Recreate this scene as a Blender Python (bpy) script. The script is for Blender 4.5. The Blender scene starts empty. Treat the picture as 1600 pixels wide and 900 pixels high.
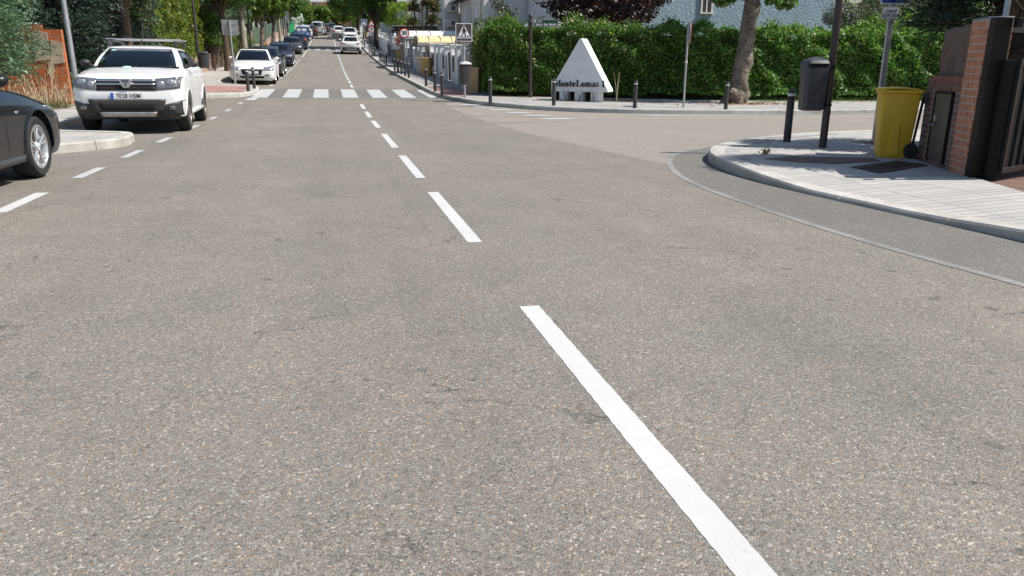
import bpy, bmesh, math, random
import numpy as np
from mathutils import Vector, Matrix
from mathutils.bvhtree import BVHTree
R = math.radians; PI = math.pi
S = bpy.context.scene; COL = S.collection
random.seed(7); RNG = np.random.default_rng(11)

# ------------------------------------------------------------------ camera, light
CAM_H = 1.2; FPX = 1180.0
PITCH = math.atan(347 / FPX); YAW = math.atan(290 / math.hypot(FPX, 347))
cd = bpy.data.cameras.new('camera'); cam = bpy.data.objects.new('camera', cd); COL.objects.link(cam)
cd.sensor_width = 36; cd.lens = 36 * FPX / 1600; cd.clip_start = .05; cd.clip_end = 3000
cam.location = (0, 0, CAM_H); cam.rotation_euler = (PI / 2 - PITCH, 0, -YAW); S.camera = cam
SUN_EL = R(52); SUN_AZ = R(109)                      # clockwise from +Y
world = bpy.data.worlds.new('World'); S.world = world; world.use_nodes = True
wn = world.node_tree.nodes; bg = wn['Background']
sky = wn.new('ShaderNodeTexSky'); sky.sky_type = 'NISHITA'; sky.sun_disc = False
sky.sun_elevation = SUN_EL; sky.sun_rotation = SUN_AZ; sky.air_density = 1.0; sky.dust_density = 1.2
world.node_tree.links.new(sky.outputs[0], bg.inputs[0]); bg.inputs[1].default_value = .10
sl = bpy.data.lights.new('sun', 'SUN'); sl.energy = 4.6; sl.angle = R(.5); sl.color = (1, .955, .88)
sun = bpy.data.objects.new('sun', sl); COL.objects.link(sun)
sdir = Vector((-math.sin(SUN_AZ) * math.cos(SUN_EL), -math.cos(SUN_AZ) * math.cos(SUN_EL), -math.sin(SUN_EL)))
sun.rotation_euler = sdir.to_track_quat('-Z', 'Y').to_euler(); sun.location = (20, -8, 40)
S.view_settings.view_transform = 'Standard'; S.view_settings.look = 'None'
S.view_settings.exposure = .45; S.view_settings.gamma = 1
S.cycles.max_bounces = 6; S.cycles.transparent_max_bounces = 6

# ------------------------------------------------------------------ terrain
PTS = [(0, 0), (17, 0), (23, .06), (29, .22), (34, .40), (45, .78), (57, 1.35), (75, 2.4), (105, 4.6), (130, 6.2), (160, 7.6), (200, 8.8), (400, 11)]
def _slopes():
    n = len(PTS); d = [(PTS[i+1][1]-PTS[i][1])/(PTS[i+1][0]-PTS[i][0]) for i in range(n-1)]
    return [d[0]] + [0 if d[i-1]*d[i] <= 0 else 2*d[i-1]*d[i]/(d[i-1]+d[i]) for i in range(1, n-1)] + [d[-1]]
_SL = _slopes()
def rise(y):
    if y <= 0: return 0
    for i in range(len(PTS)-1):
        x0, z0 = PTS[i]; x1, z1 = PTS[i+1]
        if y <= x1:
            h = x1-x0; t = (y-x0)/h
            return (2*t**3-3*t*t+1)*z0+(t**3-2*t*t+t)*h*_SL[i]+(-2*t**3+3*t*t)*z1+(t**3-t*t)*h*_SL[i+1]
    return PTS[-1][1]
def H(x, y): return rise(y) - .012*max(-14, min(14, x))
PAVE = .12

# ------------------------------------------------------------------ materials
def newmat(name):
    m = bpy.data.materials.new(name); m.use_nodes = True
    nt = m.node_tree; b = nt.nodes['Principled BSDF']
    return m, nt, b
def N(nt, t, **kw):
    n = nt.nodes.new(t)
    for k, v in kw.items(): setattr(n, k, v)
    return n
def L(nt, a, b): nt.links.new(a, b)
def ramp(nt, stops, interp='LINEAR'):
    r = N(nt, 'ShaderNodeValToRGB'); cr = r.color_ramp; cr.interpolation = interp
    while len(cr.elements) < len(stops): cr.elements.new(.5)
    for e, (p, c) in zip(cr.elements, stops):
        e.position = p; e.color = (c, c, c, 1) if isinstance(c, (int, float)) else (*c, 1)
    return r
def mix(nt, fac, a, b, typ='MIX'):
    m = N(nt, 'ShaderNodeMix', data_type='RGBA', blend_type=typ)
    for sock, v in ((m.inputs[0], fac), (m.inputs[6], a), (m.inputs[7], b)):
        if hasattr(v, 'links'): L(nt, v, sock)
        elif isinstance(v, (int, float)): sock.default_value = v if sock.type == 'VALUE' else (v, v, v, 1)
        else: sock.default_value = (*v, 1)
    return m.outputs[2]
def noise(nt, co, scale, detail=4, rough=.6, dist=0):
    n = N(nt, 'ShaderNodeTexNoise'); n.inputs['Scale'].default_value = scale; n.inputs['Detail'].default_value = detail
    n.inputs['Roughness'].default_value = rough; n.inputs['Distortion'].default_value = dist
    if co is not None: L(nt, co, n.inputs['Vector'])
    return n.outputs['Fac']
def coord(nt, obj=True, scale=None):
    t = N(nt, 'ShaderNodeTexCoord'); o = t.outputs['Object']
    if scale:
        mp = N(nt, 'ShaderNodeMapping'); mp.inputs['Scale'].default_value = scale; L(nt, o, mp.inputs[0]); o = mp.outputs[0]
    return o
def bumpn(nt, b, h, strength=.3, dist=.02):
    bn = N(nt, 'ShaderNodeBump'); bn.inputs['Strength'].default_value = strength; bn.inputs['Distance'].default_value = dist
    L(nt, h, bn.inputs['Height']); L(nt, bn.outputs[0], b.inputs['Normal'])
def M(name, col, rough=.6, metal=0, var=.25, scale=6, bump=0, bscale=40, bdist=.01, coat=0, dirt=0):
    m, nt, b = newmat(name); co = coord(nt)
    n = noise(nt, co, scale, 5)
    r = ramp(nt, [(.3, 1-var), (.7, 1+var*.6)]); L(nt, n, r.inputs[0])
    c = mix(nt, 1.0, col, r.outputs[0], 'MULTIPLY')
    if dirt:
        dn = noise(nt, co, scale*.35, 6, .75); dr = ramp(nt, [(.48, 0), (.72, dirt)]); L(nt, dn, dr.inputs[0])
        c = mix(nt, dr.outputs[0], c, (.16, .14, .115))
    L(nt, c, b.inputs['Base Color'])
    b.inputs['Roughness'].default_value = rough; b.inputs['Metallic'].default_value = metal
    if coat: b.inputs['Coat Weight'].default_value = coat; b.inputs['Coat Roughness'].default_value = .03
    if bump: bumpn(nt, b, noise(nt, co, bscale, 5), bump, bdist)
    return m
def leafmat(name, dark, light, accent=None, acc=.06, trans=.42):
    m, nt, b = newmat(name)
    g = N(nt, 'ShaderNodeNewGeometry'); co = coord(nt)
    r = ramp(nt, [(0, dark), (.55, [(a+c)/2 for a, c in zip(dark, light)]), (1, light)]); L(nt, g.outputs['Random Per Island'], r.inputs[0])
    big = ramp(nt, [(.35, .75), (.65, 1.2)]); L(nt, noise(nt, co, .9, 3), big.inputs[0])
    c = mix(nt, 1.0, r.outputs[0], big.outputs[0], 'MULTIPLY')
    if accent:
        mul = N(nt, 'ShaderNodeMath', operation='MULTIPLY'); mul.inputs[1].default_value = 37.7
        fr = N(nt, 'ShaderNodeMath', operation='FRACT'); L(nt, g.outputs['Random Per Island'], mul.inputs[0]); L(nt, mul.outputs[0], fr.inputs[0])
        lt = N(nt, 'ShaderNodeMath', operation='LESS_THAN'); lt.inputs[1].default_value = acc; L(nt, fr.outputs[0], lt.inputs[0])
        c = mix(nt, lt.outputs[0], c, accent)
    L(nt, c, b.inputs['Base Color']); b.inputs['Roughness'].default_value = .45
    tr = N(nt, 'ShaderNodeBsdfTranslucent'); bright = mix(nt, 1.0, c, (1.3, 1.5, .6), 'MULTIPLY'); L(nt, bright, tr.inputs[0])
    ms = N(nt, 'ShaderNodeMixShader'); ms.inputs[0].default_value = trans
    L(nt, b.outputs[0], ms.inputs[1]); L(nt, tr.outputs[0], ms.inputs[2])
    L(nt, ms.outputs[0], nt.nodes['Material Output'].inputs[0])
    return m

def asphalt(name, base, warm, stone=.55, tracks=False, cracks=.0, fine=1.0):
    m, nt, b = newmat(name); co = coord(nt)
    # aggregate: two sizes of voronoi stones, each with its own tint
    v1 = N(nt, 'ShaderNodeTexVoronoi'); v1.inputs['Scale'].default_value = 135*fine; L(nt, co, v1.inputs['Vector'])
    v2 = N(nt, 'ShaderNodeTexVoronoi'); v2.inputs['Scale'].default_value = 300*fine; L(nt, co, v2.inputs['Vector'])
    s1 = N(nt, 'ShaderNodeSeparateColor'); L(nt, v1.outputs['Color'], s1.inputs[0])
    s2 = N(nt, 'ShaderNodeSeparateColor'); L(nt, v2.outputs['Color'], s2.inputs[0])
    t1 = ramp(nt, [(0, .34), (.15, .82), (.75, 1.06), (.93, 1.4), (1, 2.6)]); L(nt, s1.outputs[0], t1.inputs[0])
    t2 = ramp(nt, [(0, .5), (.5, 1.0), (.85, 1.3), (1, 1.9)]); L(nt, s2.outputs[0], t2.inputs[0])
    d1 = ramp(nt, [(.25, 1), (.62, .45)]); L(nt, v1.outputs['Distance'], d1.inputs[0])
    big = noise(nt, co, .55, 7, .75); br = ramp(nt, [(.36, base), (.62, warm)]); L(nt, big, br.inputs[0])
    mid = noise(nt, co, 3.2, 6, .7); mr = ramp(nt, [(.28, .92), (.72, 1.06)]); L(nt, mid, mr.inputs[0])
    c = mix(nt, 1, br.outputs[0], mr.outputs[0], 'MULTIPLY')
    cs = mix(nt, 1, c, t1.outputs[0], 'MULTIPLY')
    hue = ramp(nt, [(0, (.92, 1, 1.06)), (.6, (1, 1, 1)), (.93, (1.03, 1, .95)), (1, (1.35, .98, .72))]); L(nt, s1.outputs[1], hue.inputs[0])
    cs = mix(nt, 1, cs, hue.outputs[0], 'MULTIPLY')
    c = mix(nt, stone, c, cs)
    c = mix(nt, stone, c, mix(nt, 1, c, t2.outputs[0], 'MULTIPLY'))
    # tar gaps and pits
    pit = noise(nt, co, 60, 3, .7); pr = ramp(nt, [(.28, .45), (.38, 1)]); L(nt, pit, pr.inputs[0])
    c = mix(nt, .8, c, mix(nt, 1, c, pr.outputs[0], 'MULTIPLY'))
    if tracks:
        st = coord(nt, scale=(1.1, .05, 1)); tn = noise(nt, st, 1.0, 5, .6); tr = ramp(nt, [(.33, .90), (.5, 1.0), (.7, 1.06)]); L(nt, tn, tr.inputs[0])
        c = mix(nt, 1, c, tr.outputs[0], 'MULTIPLY')
        # oil drips and dark blotches
        bl = noise(nt, co, 1.7, 3, .5); b2 = ramp(nt, [(.68, 0), (.74, .18)]); L(nt, bl, b2.inputs[0]); c = mix(nt, b2.outputs[0], c, (.11, .105, .1))
        dp = noise(nt, co, 5.5, 2, .5); d2 = ramp(nt, [(.70, 0), (.735, .5)]); L(nt, dp, d2.inputs[0]); c = mix(nt, d2.outputs[0], c, (.06, .058, .055))
    if cracks:
        wv = N(nt, 'ShaderNodeTexVoronoi', feature='DISTANCE_TO_EDGE'); wv.inputs['Scale'].default_value = .8
        wob = N(nt, 'ShaderNodeTexNoise'); wob.inputs['Scale'].default_value = 2.2; wob.inputs['Detail'].default_value = 6; L(nt, co, wob.inputs['Vector'])
        ad = N(nt, 'ShaderNodeVectorMath', operation='MULTIPLY_ADD'); L(nt, wob.outputs['Color'], ad.inputs[0]); ad.inputs[1].default_value = (1.2, 1.2, 0); L(nt, co, ad.inputs[2])
        L(nt, ad.outputs[0], wv.inputs['Vector'])
        cr = ramp(nt, [(.001, 1), (.0042, 0)]); L(nt, wv.outputs['Distance'], cr.inputs[0])
        gate = ramp(nt, [(.44, 0), (.58, cracks)]); L(nt, noise(nt, co, .5, 3), gate.inputs[0])
        f = N(nt, 'ShaderNodeMath', operation='MULTIPLY'); L(nt, cr.outputs[0], f.inputs[0]); L(nt, gate.outputs[0], f.inputs[1])
        c = mix(nt, f.outputs[0], c, (.05, .048, .045))
    L(nt, c, b.inputs['Base Color']); b.inputs['Roughness'].default_value = .88; b.inputs['Specular IOR Level'].default_value = .3
    hh = mix(nt, .5, d1.outputs[0], pit); bumpn(nt, b, hh, .8, .006)
    return m
def paintmat(name, col=.72, wear=.5):
    m, nt, b = newmat(name); co = coord(nt)
    a = noise(nt, co, 70, 6, .8); r = ramp(nt, [(.30, .9), (.39, 0)]); L(nt, a, r.inputs[0])
    g = noise(nt, co, 2.3, 4); gr = ramp(nt, [(.35, .93), (.65, 1.03)]); L(nt, g, gr.inputs[0])
    w2 = noise(nt, co, 9, 8, .85); wr = ramp(nt, [(.55, 0), (.75, wear)]); L(nt, w2, wr.inputs[0])
    c = mix(nt, 1, (col, col, col*.985), gr.outputs[0], 'MULTIPLY')
    c = mix(nt, r.outputs[0], c, (.2, .19, .18)); c = mix(nt, wr.outputs[0], c, (.3, .285, .265))
    L(nt, c, b.inputs['Base Color']); b.inputs['Roughness'].default_value = .7
    bumpn(nt, b, a, .25, .004)
    return m
def tilemat(name, col, tx, ty, joint=.02, groove=True):
    m, nt, b = newmat(name); co = coord(nt)
    br = N(nt, 'ShaderNodeTexBrick'); L(nt, co, br.inputs['Vector']); br.offset = 0
    br.inputs['Scale'].default_value = 1; br.inputs['Brick Width'].default_value = tx; br.inputs['Row Height'].default_value = ty
    br.inputs['Mortar Size'].default_value = joint*.35; br.inputs['Color1'].default_value = (*[c*.86 for c in col], 1); br.inputs['Color2'].default_value = (*[c*1.06 for c in col], 1)
    br.inputs['Mortar'].default_value = (*[c*.45 for c in col], 1)
    n1 = noise(nt, co, 1.2, 6, .7); r1 = ramp(nt, [(.3, .84), (.7, 1.08)]); L(nt, n1, r1.inputs[0])
    n2 = noise(nt, co, 90, 3, .7); r2 = ramp(nt, [(.3, .9), (.7, 1.07)]); L(nt, n2, r2.inputs[0])
    c = mix(nt, 1, mix(nt, 1, br.outputs['Color'], r1.outputs[0], 'MULTIPLY'), r2.outputs[0], 'MULTIPLY')
    st = noise(nt, co, 3.1, 4, .6); sr = ramp(nt, [(.64, 0), (.8, .4)]); L(nt, st, sr.inputs[0]); c = mix(nt, sr.outputs[0], c, (.2, .19, .17))
    L(nt, c, b.inputs['Base Color']); b.inputs['Roughness'].default_value = .85
    if groove: bumpn(nt, b, br.outputs['Fac'], -.5, .006)
    return m
def brickmat(name, c1, c2, mortar, bw=.24, bh=.065, joint=.012, axis='XZ', dark=0):
    m, nt, b = newmat(name)
    t = N(nt, 'ShaderNodeTexCoord'); sp = N(nt, 'ShaderNodeSeparateXYZ'); L(nt, t.outputs['Object'], sp.inputs[0])
    cb = N(nt, 'ShaderNodeCombineXYZ')
    ad = N(nt, 'ShaderNodeMath', operation='ADD'); L(nt, sp.outputs[0], ad.inputs[0]); L(nt, sp.outputs[1], ad.inputs[1])
    L(nt, ad.outputs[0], cb.inputs[0]); L(nt, sp.outputs[2], cb.inputs[1])
    wob = N(nt, 'ShaderNodeTexNoise'); wob.inputs['Scale'].default_value = 9; L(nt, t.outputs['Object'], wob.inputs['Vector'])
    va = N(nt, 'ShaderNodeVectorMath', operation='MULTIPLY_ADD'); L(nt, wob.outputs['Color'], va.inputs[0]); va.inputs[1].default_value = (.012, .012, 0); L(nt, cb.outputs[0], va.inputs[2])
    br = N(nt, 'ShaderNodeTexBrick'); L(nt, va.outputs[0], br.inputs['Vector']); br.inputs['Scale'].default_value = 1
    br.inputs['Brick Width'].default_value = bw; br.inputs['Row Height'].default_value = bh; br.inputs['Mortar Size'].default_value = joint; br.inputs['Mortar Smooth'].default_value = .15
    br.inputs['Color1'].default_value = (*c1, 1); br.inputs['Color2'].default_value = (*c2, 1); br.inputs['Mortar'].default_value = (*mortar, 1); br.inputs['Bias'].default_value = -.1
    n = noise(nt, t.outputs['Object'], 14, 6, .7); r = ramp(nt, [(.3, .72), (.7, 1.15)]); L(nt, n, r.inputs[0])
    c = mix(nt, 1, br.outputs['Color'], r.outputs[0], 'MULTIPLY')
    L(nt, c, b.inputs['Base Color']); b.inputs['Roughness'].default_value = .85
    iv = N(nt, 'ShaderNodeMath', operation='SUBTRACT'); iv.inputs[0].default_value = 1; L(nt, br.outputs['Fac'], iv.inputs[1])
    hm = N(nt, 'ShaderNodeMath', operation='MULTIPLY_ADD'); L(nt, n, hm.inputs[0]); hm.inputs[1].default_value = .35; L(nt, iv.outputs[0], hm.inputs[2])
    bumpn(nt, b, hm.outputs[0], .8, .012)
    return m
def stuccomat(name, col, strength=.9, scale=9, dist=.05):
    m, nt, b = newmat(name); co = coord(nt)
    a = noise(nt, co, scale, 6, .65, .6); big = noise(nt, co, .5, 5, .7)
    r = ramp(nt, [(.3, .86), (.7, 1.06)]); L(nt, big, r.inputs[0])
    strk = noise(nt, coord(nt, scale=(2.5, 2.5, .18)), 1.0, 5, .7); sr = ramp(nt, [(.35, .88), (.62, 1.03)]); L(nt, strk, sr.inputs[0])
    L(nt, mix(nt, 1, mix(nt, 1, col, r.outputs[0], 'MULTIPLY'), sr.outputs[0], 'MULTIPLY'), b.inputs['Base Color']); b.inputs['Roughness'].default_value = .9
    bumpn(nt, b, a, strength, dist)
    return m
def glassmat(name, tint=(.012, .016, .018)):
    m, nt, b = newmat(name); b.inputs['Base Color'].default_value = (*tint, 1)
    b.inputs['Roughness'].default_value = .035; b.inputs['Specular IOR Level'].default_value = .6
    return m
def clearglass(name, tint):
    m, nt, b = newmat(name); t = N(nt, 'ShaderNodeBsdfTransparent'); t.inputs[0].default_value = (*tint, 1)
    g = N(nt, 'ShaderNodeBsdfGlossy'); g.inputs['Roughness'].default_value = .02
    f = N(nt, 'ShaderNodeFresnel'); f.inputs[0].default_value = 1.55; r = ramp(nt, [(0, .05), (.5, .65), (1, 1)]); L(nt, f.outputs[0], r.inputs[0])
    ms = N(nt, 'ShaderNodeMixShader'); L(nt, r.outputs[0], ms.inputs[0]); L(nt, t.outputs[0], ms.inputs[1]); L(nt, g.outputs[0], ms.inputs[2]); L(nt, ms.outputs[0], nt.nodes['Material Output'].inputs[0])
    return m
def carpaint(name, col, flake=0):
    m, nt, b = newmat(name); co = coord(nt)
    n = noise(nt, co, 2.5, 6, .7); r = ramp(nt, [(.3, .9), (.7, 1.05)]); L(nt, n, r.inputs[0])
    L(nt, mix(nt, 1, col, r.outputs[0], 'MULTIPLY'), b.inputs['Base Color'])
    b.inputs['Roughness'].default_value = .35; b.inputs['Metallic'].default_value = flake; b.inputs['Specular IOR Level'].default_value = .2
    b.inputs['Coat Weight'].default_value = .7; b.inputs['Coat Roughness'].default_value = .04
    return m

MT = {}
MT['road'] = asphalt('worn_asphalt', (.180, .166, .144), (.224, .198, .170), .66, True, .9)
MT['side'] = asphalt('side_street_asphalt', (.240, .216, .188), (.268, .239, .206), .7, False, .4)
MT['patch'] = asphalt('newer_asphalt_band', (.150, .142, .128), (.172, .162, .145), .6, False, 0)
MT['seam'] = asphalt('sealed_joint', (.17, .163, .15), (.30, .29, .27), .3, False, 0)
MT['paint'] = paintmat('road_paint', .52, .5)
MT['zebra'] = paintmat('zebra_paint', .45, .6)
MT['oldpaint'] = paintmat('worn_road_paint', .44, .9)
MT['kerb'] = M('concrete_kerb', (.46, .44, .40), .85, 0, .22, 3, .4, 60, .006, dirt=.5)
MT['kerbgrey'] = M('grey_kerb_stone', (.34, .335, .325), .85, 0, .25, 5, .4, 60, .006, dirt=.35)
MT['pave'] = tilemat('pale_paving', (.43, .415, .385), .6, .12)
MT['pave2'] = tilemat('grey_paving', (.36, .35, .33), .4, .4)
MT['redpave'] = tilemat('red_paving', (.40, .22, .19), .2, .2)
MT['browntile'] = tilemat('brown_tactile_paving', (.145, .10, .085), .2, .2)
MT['soil'] = M('dry_soil', (.22, .17, .115), .95, 0, .4, 2, .6, 14, .04)
MT['drive'] = tilemat('driveway_tiles', (.17, .095, .07), .25, .25)
MT['iron'] = M('cast_iron', (.055, .045, .04), .6, .3, .4, 20, .6, 55, .01)
MT['black'] = M('black_paint', (.016, .014, .013), .75, 0, .3, 8)
MT['black'].node_tree.nodes['Principled BSDF'].inputs['Specular IOR Level'].default_value = .12
MT['bollard'] = M('bollard_paint', (.045, .043, .042), .5, 0, .3, 8, dirt=.15)
MT['post'] = M('dark_brown_post', (.05, .036, .033), .5, 0, .3, 6)
MT['galv'] = M('galvanised_steel', (.42, .43, .44), .45, .6, .2, 12)
MT['alum'] = M('brushed_aluminium', (.5, .5, .5), .4, .55, .12, 20)
MT['reflect'] = M('reflective_band', (.72, .72, .7), .4)
MT['plasticgrey'] = M('grey_bin_plastic', (.17, .18, .19), .5, 0, .12, 3, dirt=.3)
MT['plasticdark'] = M('charcoal_plastic', (.048, .053, .062), .42, 0, .15, 5)
MT['binbrown'] = M('dark_bin_plastic', (.055, .046, .043), .55, 0, .2, 5, dirt=.2)
MT['binlid'] = M('pale_bin_lid', (.5, .48, .45), .5, 0, .12, 5)
MT['yellow'] = M('yellow_bin_plastic', (.74, .455, .028), .5, 0, .08, 3, .15, 30, .004, dirt=.12)
MT['orange'] = M('faded_yellow_plastic', (.60, .37, .13), .5, 0, .1, 3)
MT['beige'] = M('sun_bleached_plastic', (.66, .46, .24), .55, 0, .1, 3)
MT['greylid'] = M('olive_lid', (.45, .42, .25), .5)
MT['rubber'] = M('tyre_rubber', (.02, .019, .018), .8, 0, .3, 12, .3, 60, .004)
MT['rim'] = M('alloy_rim', (.62, .62, .63), .3, .75, .1, 10)
MT['rimdark'] = M('dirty_steel_rim', (.16, .145, .13), .45, .5, .2, 10)
MT['disc'] = M('brake_disc', (.15, .13, .12), .4, .8)
MT['arch'] = M('wheel_housing', (.012, .012, .012), .9)
MT['trim'] = M('black_plastic_trim', (.035, .034, .034), .55, 0, .2, 8)
MT['chrome'] = M('chrome', (.75, .75, .76), .12, 1, .05)
MT['skid'] = M('silver_skid_plate', (.5, .49, .47), .4, .4)
MT['lamp'] = M('headlamp_glass', (.42, .44, .46), .08, .55, .4, 14, coat=1)
MT['lampdark'] = M('headlamp_bezel', (.15, .155, .165), .1, .3, .4, 12, coat=1)
MT['red'] = M('red_lens', (.35, .012, .01), .15, 0, .2, 10, coat=.6)
MT['amber'] = M('amber_lens', (.7, .25, .03), .2)
MT['plate'] = M('number_plate', (.74, .74, .73), .4, 0, .05)
MT['plateblue'] = M('plate_blue', (.02, .1, .5), .4)
MT['ink'] = M('black_lettering', (.012, .012, .013), .5)
MT['glass'] = glassmat('dark_glass')
MT['glassgreen'] = glassmat('greenish_glass', (.03, .045, .045))
MT['screen'] = clearglass('car_window_glass', (.78, .84, .82)); MT['interior'] = M('car_interior', (.11, .105, .10), .8, 0, .3, 6); MT['seat'] = M('seat_fabric', (.12, .12, .125), .9, 0, .3, 9)
MT['mint'] = M('mint_plastic', (.35, .62, .53), .5)
MT['white'] = M('white_sign_face', (.78, .78, .78), .4, 0, .04)
MT['signred'] = M('sign_red', (.48, .025, .03), .4)
MT['signblue'] = M('sign_blue', (.012, .05, .24), .4)
MT['signfaded'] = M('faded_sign_purple', (.075, .045, .055), .4, 0, .1)
MT['signgreen'] = M('street_sign_green', (.012, .06, .03), .4)
MT['whitewall'] = stuccomat('white_render', (.80, .80, .79), .15, 30, .01)
MT['roughwhite'] = stuccomat('rough_grey_render', (.70, .70, .68), .9, 11, .06)
MT['blue'] = stuccomat('pale_blue_rough_render', (.28, .385, .445), 1.0, 8, .10)
MT['cream'] = stuccomat('cream_render', (.74, .71, .65), .2, 30, .01)
MT['monument'] = M('whitewashed_masonry', (.74, .745, .75), .85, 0, .07, 2.5, .15, 30, .006)
MT['brick'] = brickmat('orange_brick', (.42, .155, .075), (.34, .12, .065), (.34, .31, .27), .25, .068, .014)
MT['brickdark'] = brickmat('weathered_brick', (.33, .155, .10), (.19, .10, .08), (.27, .24, .205), .25, .068, .014)
MT['hollow'] = brickmat('hollow_orange_brick', (.50, .13, .035), (.40, .10, .03), (.33, .22, .15), .30, .19, .012)
MT['render'] = M('crumbling_render', (.45, .36, .26), .9, 0, .25, 8, .5, 20, .02)
MT['pinkwall'] = brickmat('pinkish_garden_wall', (.42, .27, .21), (.36, .23, .18), (.42, .36, .31), .5, .2, .012)
MT['fabric'] = M('brown_shade_cloth', (.17, .112, .085), .9, 0, .2, 5, .3, 160, .003)
MT['steel'] = M('brown_steel', (.02, .016, .0145), .45, .2, .2, 6)
MT['steel'].node_tree.nodes['Principled BSDF'].inputs['Specular IOR Level'].default_value = .2
MT['door'] = M('steel_cabinet_door', (.16, .15, .14), .42, .4, .25, 4, dirt=.2)
MT['reed'] = M('reed_screen', (.16, .12, .085), .9, 0, .55, 14, .6, 60, .01)
MT['wood'] = M('stained_board', (.06, .028, .022), .5, 0, .3, 8)
MT['bark'] = M('plane_bark', (.21, .165, .125), .9, 0, .8, 4, 1.0, 11, .09, dirt=.7)
MT['barkbrown'] = M('brown_bark', (.13, .085, .055), .9, 0, .5, 6, .9, 18, .05)
MT['barkdark'] = M('dark_bark', (.045, .035, .028), .95, 0, .4, 6, .8, 20, .04)
MT['barkpale'] = M('pale_bark', (.30, .26, .21), .9, 0, .4, 4, .7, 14, .04)
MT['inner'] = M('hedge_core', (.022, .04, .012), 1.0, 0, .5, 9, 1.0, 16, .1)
MT['twig'] = M('dead_twigs', (.14, .105, .075), .95, 0, .4, 4)
MT['straw'] = M('dry_stalks', (.52, .44, .29), .9, 0, .4, 6)
MT['roofgrey'] = M('grey_roof_tile', (.10, .095, .09), .8, 0, .3, 3, .5, 12, .03)
MT['roofred'] = M('red_roof_tile', (.32, .15, .10), .85, 0, .25, 2, .5, 9, .05)
MT['polyyellow'] = M('yellowed_polycarbonate', (.72, .58, .30), .4, 0, .12, 2)
MT['polywhite'] = M('white_polycarbonate', (.72, .69, .62), .4, 0, .1, 2)
MT['greenmesh'] = M('green_screen_mesh', (.06, .115, .06), .8, 0, .5, 1.5)
MT['greenplastic'] = M('bright_green_plastic', (.02, .30, .12), .5)
MT['leaf_hedge'] = leafmat('hedge_leaf', (.03, .07, .012), (.17, .31, .045), (.42, .42, .06), .04)
MT['leaf_ivy'] = leafmat('ivy_leaf', (.03, .085, .012), (.19, .36, .05), (.36, .46, .14), .07)
MT['leaf_flower'] = leafmat('honeysuckle_leaf', (.03, .07, .012), (.15, .22, .03), (.62, .47, .05), .07)
MT['leaf_yellow'] = leafmat('yellow_green_leaf', (.05, .085, .012), (.20, .24, .03), (.45, .28, .04), .07)
MT['leaf_laurel'] = leafmat('laurel_leaf', (.045, .10, .015), (.16, .26, .04))
MT['leaf_plane'] = leafmat('plane_leaf', (.03, .07, .014), (.13, .23, .04))
MT['leaf_bright'] = leafmat('bright_plane_leaf', (.05, .10, .015), (.20, .30, .04))
MT['leaf_lime'] = leafmat('lime_leaf', (.10, .17, .015), (.32, .42, .04))
MT['leaf_blue'] = leafmat('blue_cypress_spray', (.06, .115, .062), (.19, .30, .17), trans=.15)
MT['leaf_darkcyp'] = leafmat('dark_cypress_spray', (.012, .028, .018), (.05, .085, .06), trans=.1)
MT['leaf_pine'] = leafmat('pine_needles', (.012, .035, .015), (.05, .095, .035), trans=.1)
MT['leaf_plum'] = leafmat('purple_plum_leaf', (.016, .007, .010), (.062, .025, .026), (.16, .05, .035), .05, .2)
MT['leaf_olive'] = leafmat('olive_leaf', (.045, .06, .035), (.14, .16, .10), trans=.15)
MT['leaf_yucca'] = leafmat('yucca_blade', (.05, .07, .03), (.17, .17, .07), (.3, .22, .1), .12, .15)
MT['leaf_dry'] = leafmat('fallen_leaf', (.16, .08, .03), (.38, .22, .08), None, trans=.1)
MT['petal'] = leafmat('oleander_petal', (.45, .12, .16), (.65, .28, .30), None, trans=.3)

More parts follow.
